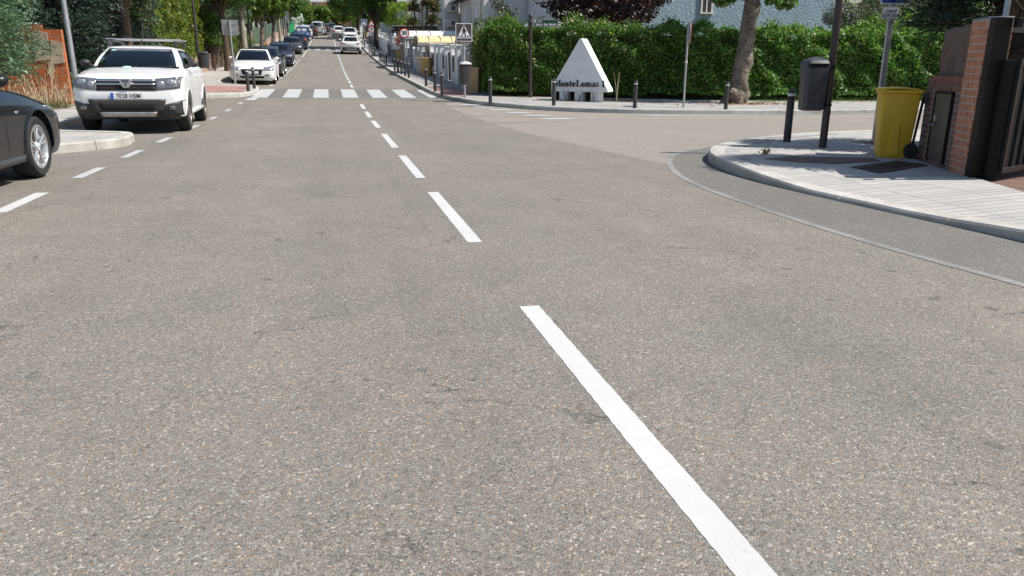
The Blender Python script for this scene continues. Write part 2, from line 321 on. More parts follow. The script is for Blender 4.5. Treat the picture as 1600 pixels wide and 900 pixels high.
# ------------------------------------------------------------------ mesh helpers
class MB:
    def __init__(s): s.v = []; s.f = []; s.m = []
    def add(s, vs, fs, mi=0):
        o = len(s.v); s.v += [tuple(p) for p in vs]; s.f += [tuple(i+o for i in f) for f in fs]; s.m += [mi]*len(fs); return s
    def box(s, c, d, rz=0, mi=0, mat=None):
        hx, hy, hz = d[0]/2, d[1]/2, d[2]/2
        vs = [Vector((x, y, z)) for x in (-hx, hx) for y in (-hy, hy) for z in (-hz, hz)]
        rm = mat if mat is not None else Matrix.Rotation(rz, 3, 'Z')
        vs = [rm @ v + Vector(c) for v in vs]
        return s.add(vs, [(0, 1, 3, 2), (4, 6, 7, 5), (0, 4, 5, 1), (2, 3, 7, 6), (0, 2, 6, 4), (1, 5, 7, 3)], mi)
    def tube(s, pts, rs, n=10, mi=0, cap=True):
        pts = [Vector(p) for p in pts]
        if isinstance(rs, (int, float)): rs = [rs]*len(pts)
        base = len(s.v); up = Vector((.13, .27, 1)).normalized(); prevx = None
        for i, p in enumerate(pts):
            d = (pts[min(i+1, len(pts)-1)] - pts[max(i-1, 0)])
            d = d.normalized() if d.length > 1e-9 else Vector((0, 0, 1))
            x = prevx if prevx is not None else (up.cross(d) if abs(d.z) < .98 else Vector((1, 0, 0)))
            x = (x - d*x.dot(d)).normalized(); prevx = x; y = d.cross(x)
            for k in range(n):
                a = 2*PI*k/n; s.v.append(tuple(p + (x*math.cos(a)+y*math.sin(a))*rs[i]))
        for i in range(len(pts)-1):
            for k in range(n):
                a = base+i*n+k; b = base+i*n+(k+1) % n; s.f.append((a, b, b+n, a+n)); s.m.append(mi)
        if cap:
            s.f.append(tuple(base+k for k in range(n-1, -1, -1))); s.m.append(mi)
            o = base+(len(pts)-1)*n; s.f.append(tuple(o+k for k in range(n))); s.m.append(mi)
        return s
    def lathe(s, prof, n=24, axis='Z', c=(0, 0, 0), mi=0, cap=False):
        base = len(s.v)
        for r, h in prof:
            for k in range(n):
                a = 2*PI*k/n; u, w = r*math.cos(a), r*math.sin(a)
                p = (u, w, h) if axis == 'Z' else ((h, u, w) if axis == 'X' else (u, h, w))
                s.v.append((p[0]+c[0], p[1]+c[1], p[2]+c[2]))
        for i in range(len(prof)-1):
            for k in range(n):
                a = base+i*n+k; b = base+i*n+(k+1) % n; s.f.append((a, b, b+n, a+n)); s.m.append(mi)
        if cap:
            s.f.append(tuple(base+k for k in range(n-1, -1, -1))); s.m.append(mi)
            o = base+(len(prof)-1)*n; s.f.append(tuple(o+k for k in range(n))); s.m.append(mi)
        return s
    def prism(s, poly, d0, d1, plane='XZ', mi=0):
        """poly in 2D, extruded between depth d0 and d1 along the third axis"""
        def P(a, b, d): return (a, d, b) if plane == 'XZ' else ((a, b, d) if plane == 'XY' else (d, a, b))
        n = len(poly); vs = [P(a, b, d0) for a, b in poly] + [P(a, b, d1) for a, b in poly]
        fs = [tuple(range(n)), tuple(range(2*n-1, n-1, -1))] + [(i, i+n, (i+1) % n+n, (i+1) % n) for i in range(n)]
        return s.add(vs, fs, mi)
    def grid(s, P, nu, nv, mi=0, close=False):
        """P[i][j] list of points"""
        o = len(s.v)
        for i in range(nu):
            for j in range(nv): s.v.append(tuple(P[i][j]))
        for i in range(nu-1):
            for j in range(nv-1 if not close else nv):
                j2 = (j+1) % nv
                s.f.append((o+i*nv+j, o+i*nv+j2, o+(i+1)*nv+j2, o+(i+1)*nv+j)); s.m.append(mi)
        return s
    def mesh(s, name):
        me = bpy.data.meshes.new(name); me.from_pydata(s.v, [], s.f); return me
    def build(s, name, mats, parent=None, loc=(0, 0, 0), rz=0, smooth=40, bevel=0, solid=0, recalc=True):
        me = s.mesh(name)
        if not isinstance(mats, (list, tuple)): mats = [mats]
        for m in mats: me.materials.append(m)
        if len(mats) > 1:
            for p, i in zip(me.polygons, s.m): p.material_index = i
        if recalc:
            bm = bmesh.new(); bm.from_mesh(me); bmesh.ops.recalc_face_normals(bm, faces=bm.faces); bm.to_mesh(me); bm.free()
        if smooth:
            for p in me.polygons: p.use_smooth = True
            me.set_sharp_from_angle(angle=R(smooth))
        o = bpy.data.objects.new(name, me); COL.objects.link(o)
        o.location = loc; o.rotation_euler = (0, 0, rz)
        if parent: o.parent = parent
        if solid: md = o.modifiers.new('s', 'SOLIDIFY'); md.thickness = solid; md.offset = 1
        if bevel: md = o.modifiers.new('b', 'BEVEL'); md.width = bevel; md.segments = 2; md.limit_method = 'ANGLE'
        return o
def tag(o, label=None, cat=None, group=None, kind=None):
    if label: o['label'] = label
    if cat: o['category'] = cat
    if group: o['group'] = group
    if kind: o['kind'] = kind
    return o
def thing(name, label, cat, loc, rz=0, group=None, tilt=None):
    o = bpy.data.objects.new(name, None); COL.objects.link(o); o.location = loc; o.rotation_euler = (tilt[0] if tilt else 0, tilt[1] if tilt else 0, rz)
    o.empty_display_size = .2
    return tag(o, label, cat, group)
def at(x, y, dz=PAVE): return (x, y, H(x, y)+dz)  # many positions passed here were worked out beforehand from image pixels
def copy_tree(o, parent=None):
    c = o.copy(); COL.objects.link(c)
    if parent: c.parent = parent
    for ch in list(o.children): copy_tree(ch, c)
    return c
def again(proto, loc, label, rz=None, group=None):
    c = copy_tree(proto); c.location = loc; c['label'] = label
    if rz is not None: c.rotation_euler = (0, 0, rz)
    if group: c['group'] = group
    return c
def structure(o): o['kind'] = 'structure'; return o
def text_mesh(body, size, extrude=.002, offset=0, align='CENTER', width=1.0):
    cu = bpy.data.curves.new('t', 'FONT'); cu.body = body; cu.size = size; cu.extrude = extrude; cu.offset = offset
    cu.align_x = align; cu.align_y = 'CENTER'; cu.space_character = width
    ob = bpy.data.objects.new('t', cu); COL.objects.link(ob)
    dg = bpy.context.evaluated_depsgraph_get(); me = bpy.data.meshes.new_from_object(ob.evaluated_get(dg))
    bpy.data.objects.remove(ob); bpy.data.curves.remove(cu)
    return me
def text(name, body, size, mat, parent, loc, extrude=.002, offset=0, rot=(PI/2, 0, 0), width=1.0, sx=1.0):
    me = text_mesh(body, size, extrude, offset, width=width); me.materials.clear(); me.materials.append(mat)
    o = bpy.data.objects.new(name, me); COL.objects.link(o); o.parent = parent; o.location = loc; o.rotation_euler = rot; o.scale = (sx, 1, 1)
    return o
def big_mesh(name, verts, quads, mats, mi=None, parent=None, loc=(0, 0, 0), smooth=False):
    """numpy arrays -> mesh of quads"""
    me = bpy.data.meshes.new(name); nv = len(verts); nf = len(quads)
    me.vertices.add(nv); me.vertices.foreach_set('co', verts.astype(np.float32).ravel())
    me.loops.add(nf*4); me.loops.foreach_set('vertex_index', quads.astype(np.int32).ravel())
    me.polygons.add(nf); me.polygons.foreach_set('loop_start', np.arange(0, nf*4, 4, dtype=np.int32))
    for m in (mats if isinstance(mats, (list, tuple)) else [mats]): me.materials.append(m)
    if mi is not None: me.polygons.foreach_set('material_index', np.asarray(mi, dtype=np.int32))
    me.update(calc_edges=True)
    o = bpy.data.objects.new(name, me); COL.objects.link(o); o.location = loc
    if parent: o.parent = parent
    return o

# ------------------------------------------------------------------ ground sheets
def sheet(name, poly, mat, dz, step=2.0, mi_mats=None):
    bm = bmesh.new(); vs = [bm.verts.new((x, y, 0)) for x, y in poly]; bm.faces.new(vs)
    xs = [p[0] for p in poly]; ys = [p[1] for p in poly]
    def cuts(a, b, st): return [a+st*i for i in range(1, int((b-a)/st)+1)]
    for y in cuts(min(ys), max(ys), step): bmesh.ops.bisect_plane(bm, geom=bm.verts[:]+bm.edges[:]+bm.faces[:], plane_co=(0, y, 0), plane_no=(0, 1, 0))
    for x in (-14, 14): bmesh.ops.bisect_plane(bm, geom=bm.verts[:]+bm.edges[:]+bm.faces[:], plane_co=(x, 0, 0), plane_no=(1, 0, 0))
    for v in bm.verts: v.co.z = H(v.co.x, v.co.y)+dz
    bmesh.ops.triangulate(bm, faces=[f for f in bm.faces if len(f.verts) > 4])
    bmesh.ops.recalc_face_normals(bm, faces=bm.faces)
    if sum(f.normal.z for f in bm.faces) < 0: bmesh.ops.reverse_faces(bm, faces=bm.faces)
    me = bpy.data.meshes.new(name); bm.to_mesh(me); bm.free(); me.materials.append(mat)
    o = bpy.data.objects.new(name, me); COL.objects.link(o); return structure(o)
def densify(path, st=.5, close=False):
    out = []
    for (a, b) in zip(path[:-1], path[1:]):
        n = max(1, int(math.dist(a, b)/st))
        out += [(a[0]+(b[0]-a[0])*i/n, a[1]+(b[1]-a[1])*i/n) for i in range(n)]
    return out+[path[-1]]
def smooth_path(p, it=2):
    for _ in range(it):
        q = [p[0]]
        for a, b in zip(p[:-1], p[1:]):
            q += [(a[0]*.75+b[0]*.25, a[1]*.75+b[1]*.25), (a[0]*.25+b[0]*.75, a[1]*.25+b[1]*.75)]
        p = q+[p[-1]]
    return p
def offset_path(p, d):
    out = []
    for i in range(len(p)):
        a = Vector(p[max(i-1, 0)]); b = Vector(p[min(i+1, len(p)-1)]); t = (b-a).normalized(); n = Vector((-t.y, t.x))
        out.append((p[i][0]+n.x*d, p[i][1]+n.y*d))
    return out
def kerb(name, path, w=.15, side=1, top=PAVE+.006, mat=None, hfun=None):
    """kerb stones: face on the path, stone body on the given side (1 = left of travel)"""
    path = densify(path, .5); inner = offset_path(path, side*w); mid = offset_path(path, side*.018)
    mb = MB(); P = []; acc = 0
    for i_, (a, m, b) in enumerate(zip(path, mid, inner)):
        z = H(*a); t = hfun(*a) if hfun else top
        if i_: acc += math.dist(path[i_-1], path[i_])
        if acc > .9 and 0 < i_ < len(path)-1 and a[1] < 60:      # open joint between two stones
            acc = 0; d = Vector((path[i_+1][0]-path[i_-1][0], path[i_+1][1]-path[i_-1][1])).normalized()*.008; q = .018
            n_ = Vector((inner[i_][0]-a[0], inner[i_][1]-a[1])).normalized()*.012
            for k_, dp in ((-1, 0), (-.5, q), (.5, q), (1, 0)):
                ex = Vector((d.x*k_, d.y*k_)) + (n_ if dp else Vector((0, 0)))
                P.append([(a[0]+ex.x, a[1]+ex.y, z-.1), (a[0]+ex.x, a[1]+ex.y, z+t-.02-dp), (m[0]+d.x*k_, m[1]+d.y*k_, z+t-dp), (b[0]+d.x*k_, b[1]+d.y*k_, z+t-dp), (b[0]+d.x*k_, b[1]+d.y*k_, z-.1)])
            continue
        P.append([(a[0], a[1], z-.1), (a[0], a[1], z+t-.02), (m[0], m[1], z+t), (b[0], b[1], z+t), (b[0], b[1], z-.1)])
    mb.grid(P, len(P), 5); 
    return structure(mb.build(name, mat or MT['kerb'], smooth=30))
def strip(name, path, w, mat, dz): 
    path = densify(path, .4); a = offset_path(path, w/2); b = offset_path(path, -w/2)
    mb = MB(); mb.grid([[(*p, H(*p)+dz), (*q, H(*q)+dz)] for p, q in zip(a, b)], len(a), 2)
    o = mb.build(name, mat, smooth=0, recalc=False)
    if sum(p.normal.z for p in o.data.polygons) < 0: o.data.flip_normals()
    return structure(o)

sheet('ground', [(-160, -40), (160, -40), (160, 420), (-160, 420)], MT['soil'], -.09, 6)
sheet('road', [(-5.2, -12), (5.4, -12), (5.4, 175), (-5.2, 175)], MT['road'], 0, 2)
# side street on the right, older pale asphalt; meets the road along a worn seam
side_edge = [(4.3, 9.3), (4.1, 10.6), (3.75, 13.5), (3.55, 17), (3.45, 20.5), (3.5, 23.5), (3.75, 25.5)]
sheet('side_street', side_edge + [(4.9, 23.6), (6.2, 21.6), (8.4, 20.4), (12, 19.9), (60, 20.3), (60, 12.8), (10.5, 12.7), (7, 11.4), (5.2, 9.9)], MT['side'], .0012, 2)
# right corner kerb
RK = smooth_path([(5.35, -12), (5.2, 0), (5.02, 4.2), (4.82, 5.7), (4.62, 7.4), (4.78, 9.0), (5.35, 10.25), (6.4, 11.3), (7.5, 12.02), (9.0, 12.7), (11, 13.05), (15, 13.2), (60, 13.5)], 2)
ASP = smooth_path([(4.35, -12), (4.2, 0), (3.95, 3.5), (3.81, 4.4), (3.75, 6.0), (3.85, 7.8), (4.22, 9.05), (4.72, 10.16), (5.46, 11.1), (7.3, 12.35), (9, 12.95)], 2)
sheet('asphalt_band', ASP + [p for p in reversed(RK) if p[0] <= 9.0 or p[1] < 5], MT['patch'], .002, 1.5)
strip('band_joint', ASP, .085, MT['seam'], .0032)
def rk_h(x, y):
    # dropped kerb in front of the gate and towards the ramp
    if y > 8.4: return .13
    if y > 6.8: return .05+.08*(y-6.8)/1.6
    if y > 5.3: return .05
    return .05+.075*min(1, (5.3-y)/1.6)
kerb('corner_kerb', RK, .22, -1, .126, MT['kerb'], rk_h)
def pave_sheet(name, outer_path, rest, mat, hf):
    o = sheet(name, outer_path+rest, mat, 0, .8)
    op = outer_path
    for v in o.data.vertices:
        d = min(((v.co.x-p[0])**2+(v.co.y-p[1])**2, p) for p in op)
        k = hf(*d[1]); w = max(0, 1-math.sqrt(d[0])/1.1)
        v.co.z = H(v.co.x, v.co.y)+PAVE*(1-w)+(k-.008)*w
    return o
PL = [(7.2, -12), (6.75, 0), (6.42, 5.87), (6.74, 6.75), (6.98, 7.52), (7.46, 8.55), (9.45, 10.5), (14, 11.2), (60, 11.3)]
inner_rk = densify(offset_path(RK, -.215), .8)
pave_sheet('corner_pavement', inner_rk, list(reversed(PL)), MT['pave'], rk_h)
strip('grey_kerb_course', [p for p in offset_path(RK, -.33) if 8.6 < p[1] < 12.4 and p[0] < 9], .2, MT['kerbgrey'], .128)
# brown tactile lens and the cover set in the corner pavement
sheet('brown_paving', [(5.35, 8.75), (5.9, 8.97), (6.9, 8.62), (6.75, 8.28), (6.0, 8.15), (5.6, 8.35)], MT['browntile'], PAVE+.006, .6)
sheet('brown_paving', [(8.1, 10.75), (8.9, 10.9), (8.8, 10.45), (8.2, 10.35)], MT['browntile'], PAVE+.006, .6)
sheet('driveway', [(7.2, -12), (6.75, 0), (6.42, 5.87), (6.74, 6.75), (7.5, 8.4), (9.5, 10.4), (30, 10.9), (30, -12)], MT['drive'], PAVE-.02, 1)

# right side far pavement with kerb (hedge side), going up the road
FK = smooth_path([(60, 20.4), (15.4, 19.75), (12.1, 19.75), (8.4, 20.1), (6.25, 21.1), (4.85, 23.2), (4.0, 25.9), (3.78, 28.5), (3.72, 33), (3.72, 50), (3.75, 80), (3.8, 110), (3.9, 170)], 2)
kerb('far_pavement_kerb', FK, .16, -1, .126)
sheet('far_pavement', densify(offset_path(FK, -.155), 2) + [(6.4, 170), (6.4, 32), (6.2, 28.5), (24, 25.2), (60, 25.5)], MT['pave2'], PAVE, 1.5)
sheet('red_paving', [(3.95, 26.6), (3.9, 32), (5.0, 31.8), (5.1, 27.2), (4.5, 26.2)], MT['redpave'], PAVE+.008, 1)
# left side
LK = smooth_path([(-60, 10.9), (-8, 11.2), (-5.2, 11.3), (-3.9, 11.45), (-3.45, 11.85), (-3.05, 12.45), (-3.02, 12.75), (-3.08, 13.5), (-3.3, 13.8), (-4.5, 14.2), (-4.95, 15.2), (-5.0, 20), (-5.0, 24.5), (-4.7, 26.2), (-3.6, 26.75), (-2.75, 27.35), (-2.5, 28.2), (-2.45, 30.5), (-2.75, 32), (-3.6, 32.7), (-4.35, 33.6), (-4.4, 40), (-4.3, 60), (-4.1, 90), (-3.9, 170)], 2)
kerb('left_kerb', LK, .18, 1, .13)
sheet('left_pavement', densify(offset_path(LK, .175), 1.5) + [(-7.2, 170), (-7.2, 24), (-8, 22), (-60, 21)], MT['pave'], PAVE, 1.5)
sheet('red_paving', [(-2.85, 28.1), (-2.8, 31.3), (-5.6, 31.6), (-5.6, 27.9)], MT['redpave'], PAVE+.008, 1)
MT['left_soil'] = MT['soil']
sheet('verge', [(-6.2, 20.2), (-6.2, 27), (-60, 27), (-60, 19.4), (-9, 19.6)], MT['soil'], PAVE+.012, 1.5)

# road markings
def mark(name, poly, mat='paint', dz=.004):
    poly2 = []
    for a, b in zip(poly, poly[1:]+poly[:1]):
        n = max(1, int(math.dist(a, b)/(.025 if min(a[1], b[1]) < 9 else .12)))
        for i in range(n):
            t = i/n; j = .002 if a[1] < 9 else .004
            poly2.append((a[0]+(b[0]-a[0])*t+random.uniform(-j, j), a[1]+(b[1]-a[1])*t+random.uniform(-j, j)))
    if mat == 'paint' and min(p[1] for p in poly) < 14: dz = .0014
    o = sheet(name, poly2, MT[mat], dz, 1.5); return o
def bar(name, x0, y0, x1, y1, w, mat='paint', dz=.004):
    mark(name, [(x0-w/2, y0), (x0+w/2, y0), (x1+w/2, y1), (x1-w/2, y1)], mat, dz)
y = 1.62
def xc(y): return .955+.0022*max(0, y-20)
k = 0
dashes = [(1.2, 3.66), (5.2, 7.5), (8.53, 10.8), (11.9, 14.45)]
y = 15.9
while y < 24.2: dashes.append((y, min(y+2.05, 27.1))); y += 3.15
y = 32.8
while y < 104: dashes.append((y, y+2.0)); y += 3.05
for a, b in dashes: bar('centre_line_dash', xc(a), a, xc(b), b, .105)
def xl(y): return -2.72+.0075*max(0, y-7)
for a, b in [(5.3, 6.9), (7.45-.9, 7.5-.35), (9.04, 9.95), (10.97, 11.93), (13.1, 14.0), (15.9, 16.9), (18.6, 19.4), (21.3, 22.1), (24.2, 25)]:
    if a > 7 or a < 6: bar('parking_line_dash', xl(a), a, xl(b), b, .11, 'oldpaint')
bar('parking_line_dash', -2.73, 7.0, -2.73, 8.05, .12)
bar('parking_line_dash', -2.45, 26.0, -2.4, 27.0, .3)
y = 33.5
while y < 62: bar('parking_line_dash', -2.3+.012*(y-33), y, -2.3+.012*(y+1.2-33), y+1.2, .11, 'oldpaint'); y += 2.0
bar('parking_line', -1.86, 66, -1.55, 98, .11, 'oldpaint')
for i in range(7):
    x0 = -2.5+i*.995; y0 = 27.1+(.06 if i % 2 else 0)
    mark('crossing_stripe', [(x0, y0), (x0+.52, y0), (x0+.52, 31.6), (x0, 31.6)], 'zebra', .0045)
sheet('crossing_patch', [(-2.7, 26.95), (3.7, 26.95), (3.7, 31.75), (-2.7, 31.75)], MT['patch'], .002, 1.2)
for i in range(8):
    x0 = -1.95+i*.97
    if x0 < 3.4: mark('crossing_stripe', [(x0, 78.5), (x0+.5, 78.5), (x0+.5, 82), (x0, 82)], 'oldpaint')
# give-way teeth and edge line of the side street
for i in range(6):
    t = i/5; x0 = 3.95+t*1.15; y0 = 24.2-t*5.6
    mark('junction_dash', [(x0, y0), (x0+.62+.1*t, y0-.05), (x0+.72+.1*t, y0-.42), (x0+.1, y0-.4)], 'oldpaint', .008)
strip('side_street_line', [(5.0, 18.45), (8, 18.4), (15, 18.75), (60, 19.2)], .11, MT['oldpaint'], .008)
mark('stop_marking', [(7.6, 19.55), (9.3, 19.3), (12, 19.3), (12, 19.42), (9.5, 19.5), (8.6, 19.7)], 'oldpaint', .008)

# ------------------------------------------------------------------ vehicles
def pchip(xs, ys, q):
    xs = np.array(xs, float); ys = np.array(ys, float); h = np.diff(xs); d = np.diff(ys)/h
    m = np.zeros(len(xs)); m[0] = d[0]; m[-1] = d[-1]
    for i in range(1, len(xs)-1): m[i] = 0 if d[i-1]*d[i] <= 0 else 2*d[i-1]*d[i]/(d[i-1]+d[i])
    i = np.clip(np.searchsorted(xs, q)-1, 0, len(xs)-2); t = (q-xs[i])/h[i]
    return (2*t**3-3*t**2+1)*ys[i]+(t**3-2*t**2+t)*h[i]*m[i]+(-2*t**3+3*t**2)*ys[i+1]+(t**3-t**2)*h[i]*m[i+1]
def lerp(a, b, t): return a+(b-a)*t

CARS = {
 # low body stations: s, zlow, zshoulder, zcentre, halfwidth_low, halfwidth_mid, halfwidth_top
 'suv': dict(L=4.32, W=1.82, wheel=.345, tw=.215, wb=2.67, fo=.82, gw=.80, rw=.60, zr=1.50, crown=.05, wf=1.22, rf=1.98, rr=3.85, rb=4.2,
   st=[(0, .42, .70, .72, .66, .70, .62), (.05, .30, .84, .88, .76, .80, .74), (.16, .25, .96, 1.0, .83, .87, .80), (.45, .24, 1.02, 1.06, .86, .905, .80), (1.0, .24, 1.08, 1.13, .865, .905, .80),
       (1.5, .24, 1.11, 1.14, .865, .90, .81), (2.6, .25, 1.13, 1.15, .865, .90, .82), (3.6, .27, 1.14, 1.16, .865, .905, .82), (4.1, .33, 1.13, 1.15, .84, .88, .80), (4.25, .38, 1.08, 1.10, .78, .83, .76), (4.32, .48, .95, .97, .68, .74, .68)]),
 'hatch': dict(L=4.25, W=1.77, wheel=.32, tw=.2, wb=2.6, fo=.85, gw=.77, rw=.55, zr=1.43, crown=.05, wf=1.02, rf=1.9, rr=3.6, rb=4.1,
   st=[(0, .36, .60, .62, .62, .66, .58), (.05, .24, .68, .71, .74, .78, .70), (.18, .19, .76, .80, .81, .85, .76), (.5, .18, .85, .89, .84, .875, .77), (1.0, .18, .93, .97, .845, .88, .78),
       (1.5, .18, .96, .98, .845, .88, .78), (2.6, .19, .98, 1.0, .845, .88, .79), (3.5, .21, 1.0, 1.02, .84, .88, .79), (4.0, .26, .99, 1.01, .81, .85, .77), (4.18, .32, .93, .95, .75, .80, .72), (4.25, .42, .82, .84, .66, .70, .64)]),
 'sedan': dict(L=4.72, W=1.83, wheel=.325, tw=.225, wb=2.8, fo=.86, gw=.78, rw=.55, zr=1.38, crown=.05, wf=1.40, rf=2.1, rr=3.35, rb=4.1,
   st=[(0, .34, .56, .58, .62, .68, .60), (.05, .22, .66, .68, .76, .80, .72), (.18, .17, .73, .76, .83, .88, .78), (.5, .16, .80, .85, .865, .905, .79), (1.1, .16, .90, .95, .87, .91, .80),
       (1.6, .16, .93, .96, .87, .91, .80), (2.8, .17, .95, .97, .87, .91, .80), (3.8, .19, .97, 1.0, .87, .91, .79), (4.4, .25, .97, 1.02, .84, .88, .77), (4.62, .30, .92, .97, .78, .83, .73), (4.72, .40, .82, .86, .68, .73, .66)]),
 'crossover': dict(L=4.4, W=1.84, wheel=.35, tw=.22, wb=2.65, fo=.88, gw=.80, rw=.58, zr=1.54, crown=.05, wf=1.15, rf=1.95, rr=3.75, rb=4.25,
   st=[(0, .40, .66, .68, .64, .70, .62), (.05, .29, .78, .81, .76, .80, .72), (.17, .23, .90, .94, .83, .875, .79), (.5, .22, .98, 1.02, .86, .91, .80), (1.05, .22, 1.04, 1.08, .87, .915, .80),
       (1.6, .22, 1.07, 1.09, .87, .915, .81), (2.7, .23, 1.09, 1.11, .87, .915, .81), (3.7, .25, 1.11, 1.13, .87, .915, .81), (4.2, .32, 1.09, 1.11, .84, .88, .79), (4.34, .38, 1.02, 1.04, .78, .83, .75), (4.4, .48, .92, .94, .68, .74, .68)]),
 'van': dict(L=4.6, W=1.85, wheel=.33, tw=.2, wb=2.8, fo=.9, gw=.84, rw=.74, zr=1.82, crown=.05, wf=.9, rf=1.7, rr=4.45, rb=4.55,
   st=[(0, .40, .62, .64, .66, .72, .64), (.06, .28, .80, .83, .78, .82, .74), (.2, .22, .95, .98, .84, .88, .80), (.6, .21, 1.04, 1.08, .87, .915, .84), (1.1, .21, 1.08, 1.1, .88, .92, .86),
       (2.0, .22, 1.1, 1.12, .88, .92, .86), (3.2, .22, 1.1, 1.12, .88, .92, .86), (4.2, .26, 1.1, 1.12, .88, .92, .86), (4.5, .32, 1.08, 1.1, .86, .90, .85), (4.6, .38, 1.04, 1.06, .82, .87, .83)]),
}
def body_mesh(sp):
    st = np.array(sp['st']); Lg = sp['L']; qs = np.unique(np.concatenate([np.linspace(0, .5, 11), np.linspace(.5, Lg-.4, 30), np.linspace(Lg-.4, Lg, 10)]))
    cols = [pchip(st[:, 0], st[:, k], qs) for k in range(1, 7)]
    P = []
    for i, s in enumerate(qs):
        zl, zs, zt, wl, wm, wt = [c[i] for c in cols]; dz = zs-zl
        half = [(0, zl), (wl*.9, zl), (wl, zl+.05*min(1, dz/.4)), (lerp(wl, wm, .75), zl+.25*dz), (wm, zl+.52*dz), (wm*1.002, zl+.68*dz), (wm*.995, zl+.80*dz), (lerp(wm, wt, .35), zl+.91*dz), (lerp(wm, wt, .75), zl+.97*dz), (wt, zs), (wt*.82, lerp(zs, zt, .55)), (wt*.45, lerp(zs, zt, .9)), (0, zt)]
        ring = half + [(-x, z) for x, z in reversed(half[1:-1])]
        P.append([(x, s-Lg/2, z) for x, z in ring])
    mb = MB(); n = len(P[0]); mb.grid(P, len(P), n, 0, True)
    mb.f.append(tuple(range(n))); mb.m.append(0); o = (len(P)-1)*n; mb.f.append(tuple(o+k for k in reversed(range(n)))); mb.m.append(0)
    return mb, dict(qs=qs, cols=cols)
def make_car(name, label, kind, paint, rim='rim', detail=True, nspoke=5, glass='screen', roof=None, group=None, suvtrim=False, rails=False):
    sp = CARS[kind]; Lg = sp['L']; root = thing(name, label, 'car' if kind != 'van' else 'van', (0, 0, 0), 0, group)
    mb, info = body_mesh(sp)
    me = mb.mesh('body'); bm = bmesh.new(); bm.from_mesh(me); bmesh.ops.recalc_face_normals(bm, faces=bm.faces); bm.to_mesh(me); bm.free()
    me.materials.append(paint); me.materials.append(MT['arch'])
    if suvtrim: me.materials.append(MT['trim'])
    tmp = bpy.data.objects.new('body', me); COL.objects.link(tmp)
    r = sp['wheel']; yf = sp['fo']-Lg/2; yr = yf+sp['wb']; xw = sp['W']/2-.02-sp['tw']/2
    cut = MB()
    for yy in (yf, yr):
        for sx in (-1, 1):
            pr = [(.001, -.16), (r+.055, -.16), (r+.055, .16), (.001, .16)]
            cut.lathe(pr, 28, 'X', (sx*(sp['W']/2-.13), yy, r+.01), 1)
    cme = cut.mesh('cut'); bm = bmesh.new(); bm.from_mesh(cme); bmesh.ops.remove_doubles(bm, verts=bm.verts, dist=.002); bmesh.ops.recalc_face_normals(bm, faces=bm.faces); bm.to_mesh(cme); bm.free()
    cme.materials.append(paint); cme.materials.append(MT['arch'])
    for p in cme.polygons: p.material_index = 1
    co = bpy.data.objects.new('cut', cme); COL.objects.link(co)
    md = tmp.modifiers.new('bool', 'BOOLEAN'); md.operation = 'DIFFERENCE'; md.object = co; md.solver = 'EXACT'
    dg = bpy.context.evaluated_depsgraph_get(); res = bpy.data.meshes.new_from_object(tmp.evaluated_get(dg))
    bpy.data.objects.remove(co); bpy.data.objects.remove(tmp)
    bvh_src = bmesh.new(); bvh_src.from_mesh(me); bmesh.ops.triangulate(bvh_src, faces=bvh_src.faces); bvh = BVHTree.FromBMesh(bvh_src)
    for p in res.polygons:
        p.use_smooth = True
        if suvtrim and p.material_index == 0:
            c = p.center
            lim = .46
            if c.z < lim-.1: p.material_index = 2
    res.set_sharp_from_angle(angle=R(35)); res.name = 'body'
    body = bpy.data.objects.new('body', res); COL.objects.link(body); body.parent = root
    # wheel arch lips
    for yy in (yf, yr):
        for sx in (-1, 1):
            P = []; lip = MB()
            for k in range(19):
                a = lerp(-.12, PI+.12, k/18); cs, sn = math.cos(a), math.sin(a); row = []
                for rr, xx in ((r+.05, -.03), (r+.05, .012), (r+.075, .016), (r+.10, -.012)):
                    z = r+.01+sn*rr; y2 = yy+cs*rr
                    h = bvh.ray_cast(Vector((sx*3, y2, max(z, .3))), Vector((-sx, 0, 0)))[0]
                    x0 = abs(h.x) if h else sp['W']/2-.02
                    row.append((sx*(x0+xx), y2, z))
                P.append(row)
            lip.grid(P, 19, 4); lip.build('wheel_arch', paint, root, smooth=60)
    # greenhouse
    zb_at = lambda s: float(pchip(np.array(sp['st'])[:, 0], np.array(sp['st'])[:, 3], np.array([s]))[0])
    zsh_at = lambda s: float(pchip(np.array(sp['st'])[:, 0], np.array(sp['st'])[:, 2], np.array([s]))[0])
    def ring(t):
        f0 = lerp(sp['wf'], sp['rf'], t)-.05*math.sin(PI*t); b0 = lerp(sp['rb'], sp['rr'], t)+.06*math.sin(PI*t)
        w = lerp(sp['gw'], sp['rw'], t)+.035*math.sin(PI*t*.9)
        z0f = zb_at(sp['wf'])-.03; z0b = zb_at(sp['rb'])-.02
        def Z(s): zz = lerp(zsh_at(min(max(s, sp['wf']), sp['rb']))-.02, lerp(sp['zr'], sp['zr']-.03, (s-f0)/(b0-f0)), t); return zz
        pts = []; 
        def wx(s): u = (s-f0)/(b0-f0)*2-1; return w*(1-.05*u*u-(.05*max(0, u))**1)
        wfrn, wbk = wx(f0), wx(b0)
        for k in range(13):
            x = lerp(-wfrn, wfrn, k/12); q = x/wfrn
            pts.append((x, f0-.14*(1-q*q)*(1-.45*t)-Lg/2, Z(f0)+.02*(1-q*q)*(1-t)))
        for k in range(1, 21):
            s = lerp(f0, b0, k/20); pts.append((wx(s), s-Lg/2, Z(s)))
        for k in range(1, 13):
            x = lerp(wbk, -wbk, k/12); q = x/wbk; pts.append((x, b0+.07*(1-q*q)-Lg/2, Z(b0)))
        for k in range(1, 20):
            s = lerp(b0, f0, k/20); pts.append((-wx(s), s-Lg/2, Z(s)))
        return [Vector(p) for p in pts]
    T = 9; rings = [ring(i/(T-1)) for i in range(T)]
